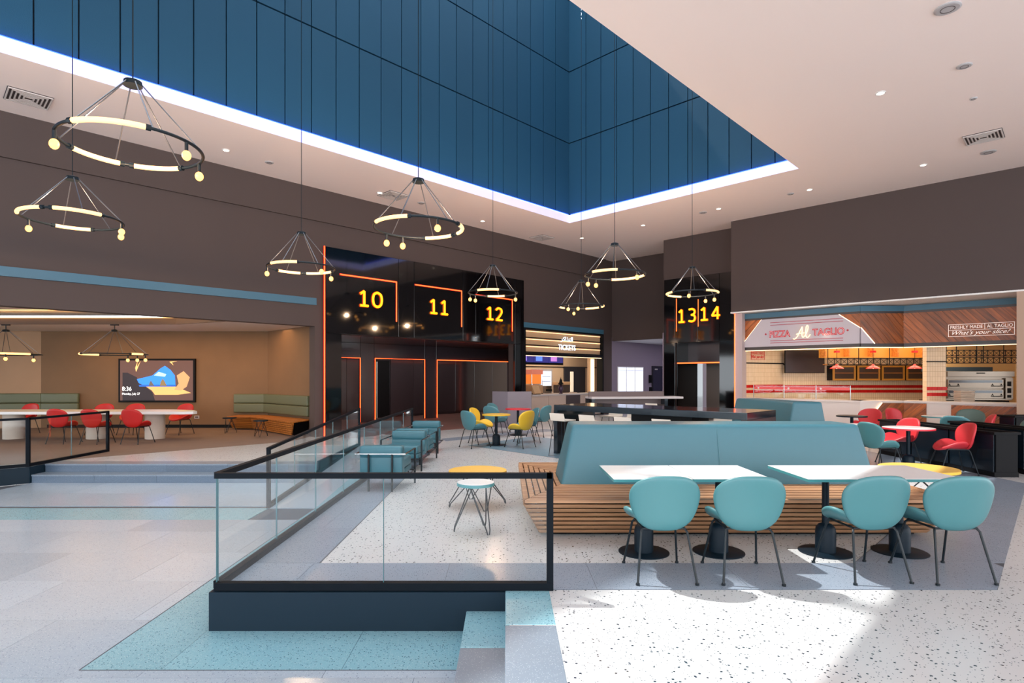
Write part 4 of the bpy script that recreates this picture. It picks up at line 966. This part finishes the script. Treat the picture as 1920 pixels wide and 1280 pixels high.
# ---------------------------------------------------------------- pizza shop
P0=(7.80,19.6);P1=(10.32,17.13);P2=(11.59,17.13);P3=(13.40,15.37)
def fr(p,q): d=Vector((q[0]-p[0],q[1]-p[1])); return dict(loc=(p[0],p[1],0),rz=math.atan2(d.y,d.x)),d.length
K0,L0=fr(P0,P1);K1,L1=fr(P1,P2);K2,L2=fr(P2,P3)
pz=thing('pizza_shop_fascia','walnut-planked pizza shop fascia with blue band and black bars','shop front')
Z0,Z1=2.62,3.50
m_wblack=mat('bronze_black_bar',(50,40,40),.4)
def planks(K,poly,par,y0,y1,slope,w=.14):
    # diagonal planks clipped to a convex ccw polygon in x,z
    H=halves(poly); c,s=math.cos(slope),math.sin(slope)
    loc=[(x*c+z*s,-x*s+z*c) for x,z in poly]; a0=min(p[1] for p in loc);a1=max(p[1] for p in loc);u0=min(p[0] for p in loc);u1=max(p[0] for p in loc)
    v=math.floor(a0/w)*w; k=0
    while v<a1:
        q=[(u0-1,v+.003),(u1+1,v+.003),(u1+1,v+w-.003),(u0-1,v+w-.003)]
        q=[(x*c-z*s,x*s+z*c) for x,z in q]; q=clip(q,H)
        if len(q)>2 and area(q)>.002:
            # plank object with local x along its grain
            q2=[(x*c+z*s,-x*s+z*c) for x,z in q]
            b=B().prismY(q2,y0-random.uniform(0,.006),y1)
            o=b.obj('plank',m_plank,par); o.location=K['loc']; 
            o.rotation_mode='XYZ'; o.rotation_euler=(Matrix.Rotation(K['rz'],3,'Z')@Matrix.Rotation(-slope,3,'Y')).to_euler()
        v+=w; k+=1
for K,L in ((K0,L0),(K1,L1),(K2,L2)):
    B().box(-.01,L+.01,-.04,.1,3.56,3.72).obj('blue_band',m_blue,pz,**K); B().box(0,L,-.02,.1,3.50,3.56).obj('top_bar',m_wblack,pz,**K)
    B().box(0,L,-.03,.1,2.52,2.62).obj('bottom_bar',m_wblack,pz,**K); B().box(0,L,.03,.1,Z0,Z1).obj('backing',m_wblack,pz,**K)
    B().box(0,L,.02,.05,2.495,2.515).obj('led_strip',m_warmw,pz,**K)
planks(K0,[(.0,Z0+.02),(.0,Z1),(.72,Z1)][::-1],pz,.0,.03,R(45)); planks(K0,[(3.0,Z1),(L0,3.1),(L0,Z1)],pz,0,.03,R(-50))
planks(K1,[(.0,3.1),(.38,Z0),(L1,Z0),(L1,Z1),(0,Z1)],pz,0,.03,R(-50)); planks(K2,[(0,Z0),(L2,Z0),(L2,Z1),(0,Z1)],pz,0,.03,R(-50))
sg=thing('pizza_sign','white trapezoid sign reading PIZZA Al TAGLIO in neon letters','sign',K0['loc'],K0['rz'])
B().prismY([(.02,Z0),(L0+.0,Z0),(L0,3.08),(2.98,Z1),(.72,Z1)],-.06,.02).obj('sign_board',mat('sign_white',(186,176,182),.5),sg)
m_edge=emis('sign_edge_led',(255,224,180),3)
B().tube([(.02,-.04,Z0),(.72,-.04,Z1)],.014,6).obj('edge_light',m_edge,sg); B().tube([(2.98,-.04,Z1),(L0,-.04,3.08)],.014,6).obj('edge_light',m_edge,sg)
t=thing('edge_light_strip','diagonal light line right of the pizza sign across the corner','light',K1['loc'],K1['rz']); B().tube([(.0,-.04,3.08),(.40,-.04,Z0)],.014,6).obj('light_tube',m_edge,t); B().prismY([(.0,Z0),(.38,Z0),(0,3.06)],-.05,.0).obj('board_corner',MATS['sign_white'],t)
m_rn=mat('sign_red_neon',(170,8,22),.4,em=(226,16,30),es=.22); m_rd=mat('sign_red_print',(168,30,48),.5)
text('letters_pizza','PIZZA',m_rn,.98,1.62,2.90,3.12,-.075,sg,.01,outline=.03); text('letters_pizza_core','PIZZA',mat('letter_pale',(240,220,224),.5,em=(250,200,204),es=.1),.99,1.61,2.91,3.11,-.066,sg,.004)
text('letters_taglio','TAGLIO',m_rn,2.26,3.14,2.90,3.12,-.075,sg,.01,outline=.03); text('letters_taglio_core','TAGLIO',MATS['letter_pale'],2.27,3.13,2.91,3.11,-.066,sg,.004)
m_cream=emis('cream_neon',(255,226,170),1.1)
def bez(pts,n=8):
    o=[];P=[Vector((*p,0)) for p in pts]
    for i in range(len(P)-1):
        p0=P[max(i-1,0)];p1=P[i];p2=P[i+1];p3=P[min(i+2,len(P)-1)]
        for k in range(n):
            t=k/n; v=.5*((2*p1)+(-p0+p2)*t+(2*p0-5*p1+4*p2-p3)*t*t+(-p0+3*p1-3*p2+p3)*t**3); o.append((v.x,v.y))
    o.append((P[-1].x,P[-1].y)); return o
def script(strokes,x0,z0,sc,y,r,m,par,name):
    b=B()
    for s in strokes: b.tube([(x0+p[0]*sc,y,z0+p[1]*sc) for p in bez(s,6)],r,6)
    return b.obj(name,m,par)
script([[(-.3,.0),(-.15,-.05),(.1,.2),(.35,.75),(.55,1.15)],[(.55,1.15),(.55,.7),(.53,.3),(.6,.1),(.72,.12)],[(.0,.42),(.3,.5),(.75,.52)],[(.72,.12),(.95,.5),(1.1,1.0),(1.05,1.25),(.93,1.1),(.88,.6),(.92,.15),(1.1,.08),(1.3,.35)]],1.80,2.84,.31,-.09,.014,m_cream,sg,'letters_al')
for z in (3.38,3.30,2.80,2.73): B().box(1.0,3.1,-.065,-.06,z-.008,z+.008).obj('rule',m_rd,sg)
for x in (.86,3.22): B().prismY([(x-.035,3.02),(x,2.985),(x+.035,3.02),(x,3.055)],-.066,-.06).obj('diamond',m_rd,sg)
t=thing('slogan_sign','thin white framed sign reading FRESHLY MADE AL TAGLIO What\'s your slice?','sign',K2['loc'],K2['rz'])
m_wn=mat('white_print',(240,226,216),.5,em=(255,236,226),es=.35)
x0,x1,z0,z1=1.05,2.46,2.76,3.10
B().box(x0,x1,-.012,-.008,z1-.012,z1).box(x0,x1,-.012,-.008,z0,z0+.012).box(x0,x0+.012,-.012,-.008,z0,z1).box(x1-.012,x1,-.012,-.008,z0,z1).box(x0,x1,-.012,-.008,2.93,2.94).box(1.84,1.85,-.012,-.008,2.94,z1).obj('frame_lines',m_wn,t)
text('letters','FRESHLY MADE',m_wn,1.10,1.80,2.97,3.06,-.008,t,.004); text('letters','AL TAGLIO',m_wn,1.89,2.42,2.97,3.06,-.008,t,.004)
text('script_letters',"What's your slice?",m_wn,1.14,2.38,2.775,2.92,-.012,t,.004,shear=.5)
# counter
pc=thing('pizza_counter','white stone pizza counter with walnut plank panels','counter')
m_ctr=mat('white_counter',(216,204,198),.3)
for K,L in ((K0,L0),(K1,L1),(K2,L2)):
    B().box(-.02,L+.02,-.05,.72,.90,.95).obj('counter_top',m_ctr,pc,**K); B().box(0,L,.0,.6,.0,.90).obj('counter_body',m_ctr,pc,**K)
planks(K1,[(.0,.1),(L1,.1),(L1,.88),(.62,.88)],pc,-.03,.0,R(45)); planks(K2,[(0,.1),(.55,.1),(.55,.88),(0,.88)],pc,-.03,.0,R(45)); planks(K2,[(1.12,.1),(L2,.1),(L2,.86),(1.12,.86)],pc,-.03,0,R(45))
B().tube([(0.0,-.03,.1),(.62,-.03,.89)],.014,6).obj('edge_light',m_edge,pc,**K1)
# interior shell
m_tile=tilemat('cream_wall_tile',(226,200,168),(232,208,178),(190,160,128),.075,.15)
def pw(name,x0,x1,y0,y1,z0,z1,m,**k): return struct(name,B().box(x0,x1,y0,y1,z0,z1),m,**k)
kl,Lk2=fr((7.9,19.9),(9.9,21.0))
pw('wall_kitchen',0,Lk2,0,.1,0,3.6,m_tile,**kl); pw('wall_kitchen',9.85,18,21.0,21.1,0,3.6,m_tile)
col=struct('wall_kitchen',B().box(12.35,12.92,17.25,17.42,0,3.6),m_tile)
struct('ceiling',B().prism([(7.9,19.75),(10.38,17.3),(11.65,17.3),(13.5,15.55),(16.5,18),(16.5,21),(9.9,21),(7.95,19.9)],3.0,3.06),mat('kitchen_ceiling',(220,196,160),.7))
struct('wall_kitchen',B().box(13.62,16.4,18.9,19.0,0,3.6),mat('kitchen_back',(206,170,120),.6))
m_rt=mat('red_tile',(196,30,30),.2,var=.12)
def redrow(loc,rz,L,z,name):
    t=thing('red_tile_band',name,'tiles',loc,rz)
    n=int(L/.15)
    for i in range(n):
        B().box(i*.15+.003,(i+1)*.15-.003,-.012,0,z-.05,z+.05).obj('tile',m_rt,t)
redrow((9.9,21.0,0),0,5.2,1.30,'upper red tile band on the kitchen back wall'); redrow((9.9,21.0,0),0,5.2,1.13,'lower red tile band on the kitchen back wall')
redrow((7.9,19.9,0),kl['rz'],2.25,1.32,'upper red tile band on the left kitchen wall'); redrow((7.9,19.9,0),kl['rz'],2.25,1.14,'lower red tile band on the left kitchen wall')
redrow((12.35,17.25,0),0,.6,1.30,'upper red tile band on the kitchen column'); redrow((12.35,17.25,0),0,.6,1.13,'lower red tile band on the kitchen column')
struct('trim_7',B().box(9.9,15.3,20.96,21,2.06,2.10),m_blackm); struct('trim_7',B().box(0,Lk2,-.03,0,2.10,2.14),m_blackm,**kl); struct('trim_7',B().box(12.34,12.93,17.22,17.25,2.08,2.11),m_blackm)
t=thing('menu_screen','large black switched-off menu screen in the pizza kitchen','screen',(9.82,20.7,1.78)); B().box(0,1.40,0,.06,0,.80,.01).obj('frame',m_blackm,t); B().box(.02,1.38,-.003,0,.02,.78).obj('screen',mat('dark_screen',(50,40,42),.25),t); B().box(.6,.8,.06,.3,.3,.5).obj('bracket',m_blackm,t)
t=thing('neon_wall_sign','small red outlined neon text on the left kitchen wall','sign',kl['loc'],kl['rz'])
B().box(.55,1.25,-.03,-.02,2.52,2.53).box(.55,1.25,-.03,-.02,2.24,2.25).box(.55,.56,-.03,-.02,2.24,2.53).box(1.24,1.25,-.03,-.02,2.24,2.53).box(.55,1.25,-.03,-.02,2.42,2.428).obj('frame_lines',m_rn,t)
text('letters','FRESHLY MADE',m_rn,.6,1.2,2.44,2.50,-.02,t,.006); text('script_letters',"What's your slice?",m_rn,.58,1.22,2.26,2.40,-.02,t,.006,shear=.4)
def lattice(name,label,x0,x1,y,z0,z1,cell,posts,ztop,shelf=True,tiers=1,depth=.3):
    t=thing(name,label,'shelf')
    for k in range(tiers):
        za=z0+k*(z1-z0)*1.25; zb=za+(z1-z0); b=B(); n=max(1,round((x1-x0)/cell)); w=(x1-x0)/n; r=.008
        b.box(x0,x1,y-.01,y+.01,za-.01,za+.012).box(x0,x1,y-.01,y+.01,zb-.012,zb+.01)
        for i in range(n+1): b.box(x0+i*w-r,x0+i*w+r,y-.008,y+.008,za,zb)
        for i in range(n):
            b.tube([(x0+i*w,y,za),(x0+(i+1)*w,y,zb)],.007,4); b.tube([(x0+i*w,y,zb),(x0+(i+1)*w,y,za)],.007,4)
        b.obj('lattice',m_blackm,t)
        if shelf: B().box(x0,x1,y+.01,y+depth,za-.005,za+.02).obj('shelf_board',m_slato,t)
    for x in posts: B().cyl((x,y,z0),(x,y,ztop),.012,seg=6).obj('post',m_blackm,t)
    return t
lattice('hanging_shelf','long hanging black lattice shelf over the pizza kitchen',10.4,13.6,19.0,2.04,2.24,.22,(10.4,11.4,12.4,13.6),3.0)
lattice('hanging_shelf','two-tier black lattice shelf above the pizza oven',13.0,15.1,17.35,2.05,2.22,.17,(13.0,13.3,13.9,14.1,14.7,15.1),3.0,tiers=2)
t=thing('amber_shelf','amber wooden box shelf behind the hanging lattice shelf','shelf'); m_amb=mat('amber_board',(186,128,50),.5)
B().box(10.4,13.7,19.5,19.55,2.3,2.75).obj('back_board',m_amb,t); B().box(10.4,13.7,19.2,19.55,2.27,2.30).obj('shelf_board',m_amb,t)
for x in (10.42,11.2,12.0,12.8,13.6): B().box(x,x+.04,19.2,19.5,2.3,2.75).obj('divider',m_slato,t)
for k in range(4):
    x=11.45+k*.86
    t=thing('wall_cabinet',['leftmost amber glass-door wall cabinet in the kitchen','second amber glass-door wall cabinet from the left','third amber glass-door wall cabinet from the left','rightmost amber glass-door wall cabinet in the kitchen'][k],'cabinet',(x,20.6,1.52))
    B().box(0,.80,.02,.38,0,.52).obj('body',m_blackm,t); dd=B().box(0,.80,-.02,.02,0,.06).box(0,.80,-.02,.02,.46,.52).box(0,.06,-.02,.02,.06,.46).box(.74,.80,-.02,.02,.06,.46).obj('door_frame',m_amb,t)
    B().box(.06,.74,0,.01,.06,.46).obj('glass_pane',mat('cabinet_glass',(70,56,50),.15),t); B().box(.08,.72,-.004,.0,.25,.27).obj('shelf_edge',m_slato,t)
for k,px in enumerate((1569,1637,1715)):
    y=18.3; x=(px-950)/1100*y
    t=thing('pendant_lamp',['left red dome pendant lamp','middle red dome pendant lamp','right red dome pendant lamp'][k]+' over the pizza counter','lamp',(x,y,1.9))
    B().lathe([(.20,0),(.19,.02),(.12,.07),(.05,.10),(.03,.14),(0,.15),(0,.14),(.1,.06),(.19,.0)],24).obj('shade',mat('red_enamel',(206,24,28),.3),t,smooth='a'); B().cyl((0,0,.14),(0,0,1.1),.007,seg=6).obj('cord',m_blackm,t)
    B().sphere((0,0,.04),.04,8,6).obj('bulb',emis('pendant_bulb',(255,214,160),20),t); B().box(-.06,.06,-.06,.06,.5,.56).obj('cord_box',MATS['red_enamel'],t)
# oven
ov=thing('pizza_oven','stainless double-deck pizza oven behind the counter','oven',(13.02,17.35,.95))
m_ss=mat('stainless_steel',(128,116,104),.3,.9)
B().box(0,1.98,.05,1.0,0,.86,.008,1).obj('body',m_ss,ov); B().box(0,1.98,-.03,.05,.70,.86,.006,1).obj('hood',m_ss,ov)
for z in (.36,.06):
    dd=B().box(.02,1.66,-.02,.05,z,z+.26,.006,1).obj('deck_door',m_ss,ov); B().box(.05,1.62,-.026,-.02,z+.16,z+.235).obj('window',mat('oven_glass',(70,74,84),.12),dd)
    for x in (.06,1.33): B().tube([(x,-.02,z+.13),(x,-.06,z+.06),(x+.26,-.06,z+.06),(x+.26,-.02,z+.13)],.011,6).obj('handle',m_blackm,dd)
B().box(1.72,1.94,-.02,.05,.05,.66).obj('control_panel',m_ss,ov)
for z in (.42,.22,.08): B().box(1.77,1.88,-.028,-.02,z,z+(.14 if z>.1 else .08)).obj('display',m_blackm,ov)
B().box(.85,1.1,-.036,-.03,.79,.82).obj('badge',m_blackm,ov); B().box(-.05,2.1,.3,1.1,-.95,-.02).obj('stand',m_blackm,ov); B().box(-.05,2.1,.9,1.0,.86,1.0).obj('extractor_lip',mat('blue_steel',(40,62,76),.4),ov)
t=thing('tray_stack','stack of crumpled silver foil trays on the counter left of the oven','trays',(12.95,16.75,.95))
for k in range(6): B().hexa([(.02,0,k*.05),(.40,0,k*.05),(.40,.25,k*.05),(.02,.25,k*.05)],[(0,-.02,k*.05+.045),(.42,-.02,k*.05+.045),(.42,.27,k*.05+.045),(0,.27,k*.05+.045)]).obj('tray',mat('foil',(214,200,186),.4,.3,bump=.8,bs=40),t)
# sneeze guard
t=thing('sneeze_guard','low glass guard with red printed band on the pizza counter','glass guard',K0['loc'],K0['rz'])
for k in range(3):
    B().box(.35+k*.95,1.28+k*.95,.30,.31,.96,1.36).obj('glass_panel',m_glass,t); B().box(.35+k*.95,1.28+k*.95,.292,.298,1.24,1.32).obj('printed_band',mat('pink_band',(226,92,92),.5),t)
    B().prismY([(.45+k*.95,1.28),(.49+k*.95,1.245),(.53+k*.95,1.28),(.49+k*.95,1.315)],.286,.292).obj('badge',m_ctr,t)
for x in (.33,1.30,2.25,3.2): B().cyl((x,.3,.95),(x,.3,1.38),.012,seg=8).obj('post',m_chrome,t)
# right jamb
struct('wall_kitchen',B().box(16.4,16.5,15.5,21.2,0,3.6),m_tile)
B().prism([(13.38,15.36),(13.43,15.31),(13.5,15.4),(13.45,15.45)],0,3.6).obj('black_jamb',m_blackm,pz)

# ---------------------------------------------------------------- lamps that belong to the interiors
def area_lamp(name,loc,sx,sy,e,col,rz=0,rx=0):
    l=bpy.data.lights.new(name,'AREA'); l.shape='RECTANGLE'; l.size=sx; l.size_y=sy; l.energy=e; l.color=col
    o=bpy.data.objects.new(name,l); COL.objects.link(o); o.location=loc; o.rotation_euler=(rx,0,rz); return o
area_lamp('kitchen_ceiling_light',(11.8,18.6,2.95),4.5,2.0,120,(1,.80,.55))
area_lamp('oven_ceiling_light',(13.9,16.9,2.95),1.6,.8,16,(1,.78,.5),RA)
area_lamp('lounge_ceiling_light',(-10.0,17.4,3.08),7,1.4,75,(1,.58,.26))
area_lamp('lounge_tray_light',(-9.5,14.6,3.38),6,1.5,45,(1,.64,.32),LA*.9)
area_lamp('ticket_ceiling_light',(*lw(12.2,1.7),3.27),5,2,90,(1,.82,.62),LA)
area_lamp('corridor_light',(*lw(17,-3),3.2),6,3,70,(.9,.86,1),LA)
area_lamp('lobby_light',(*lw(6,4.4),2.82),6,.6,22,(1,.9,.8),LA)
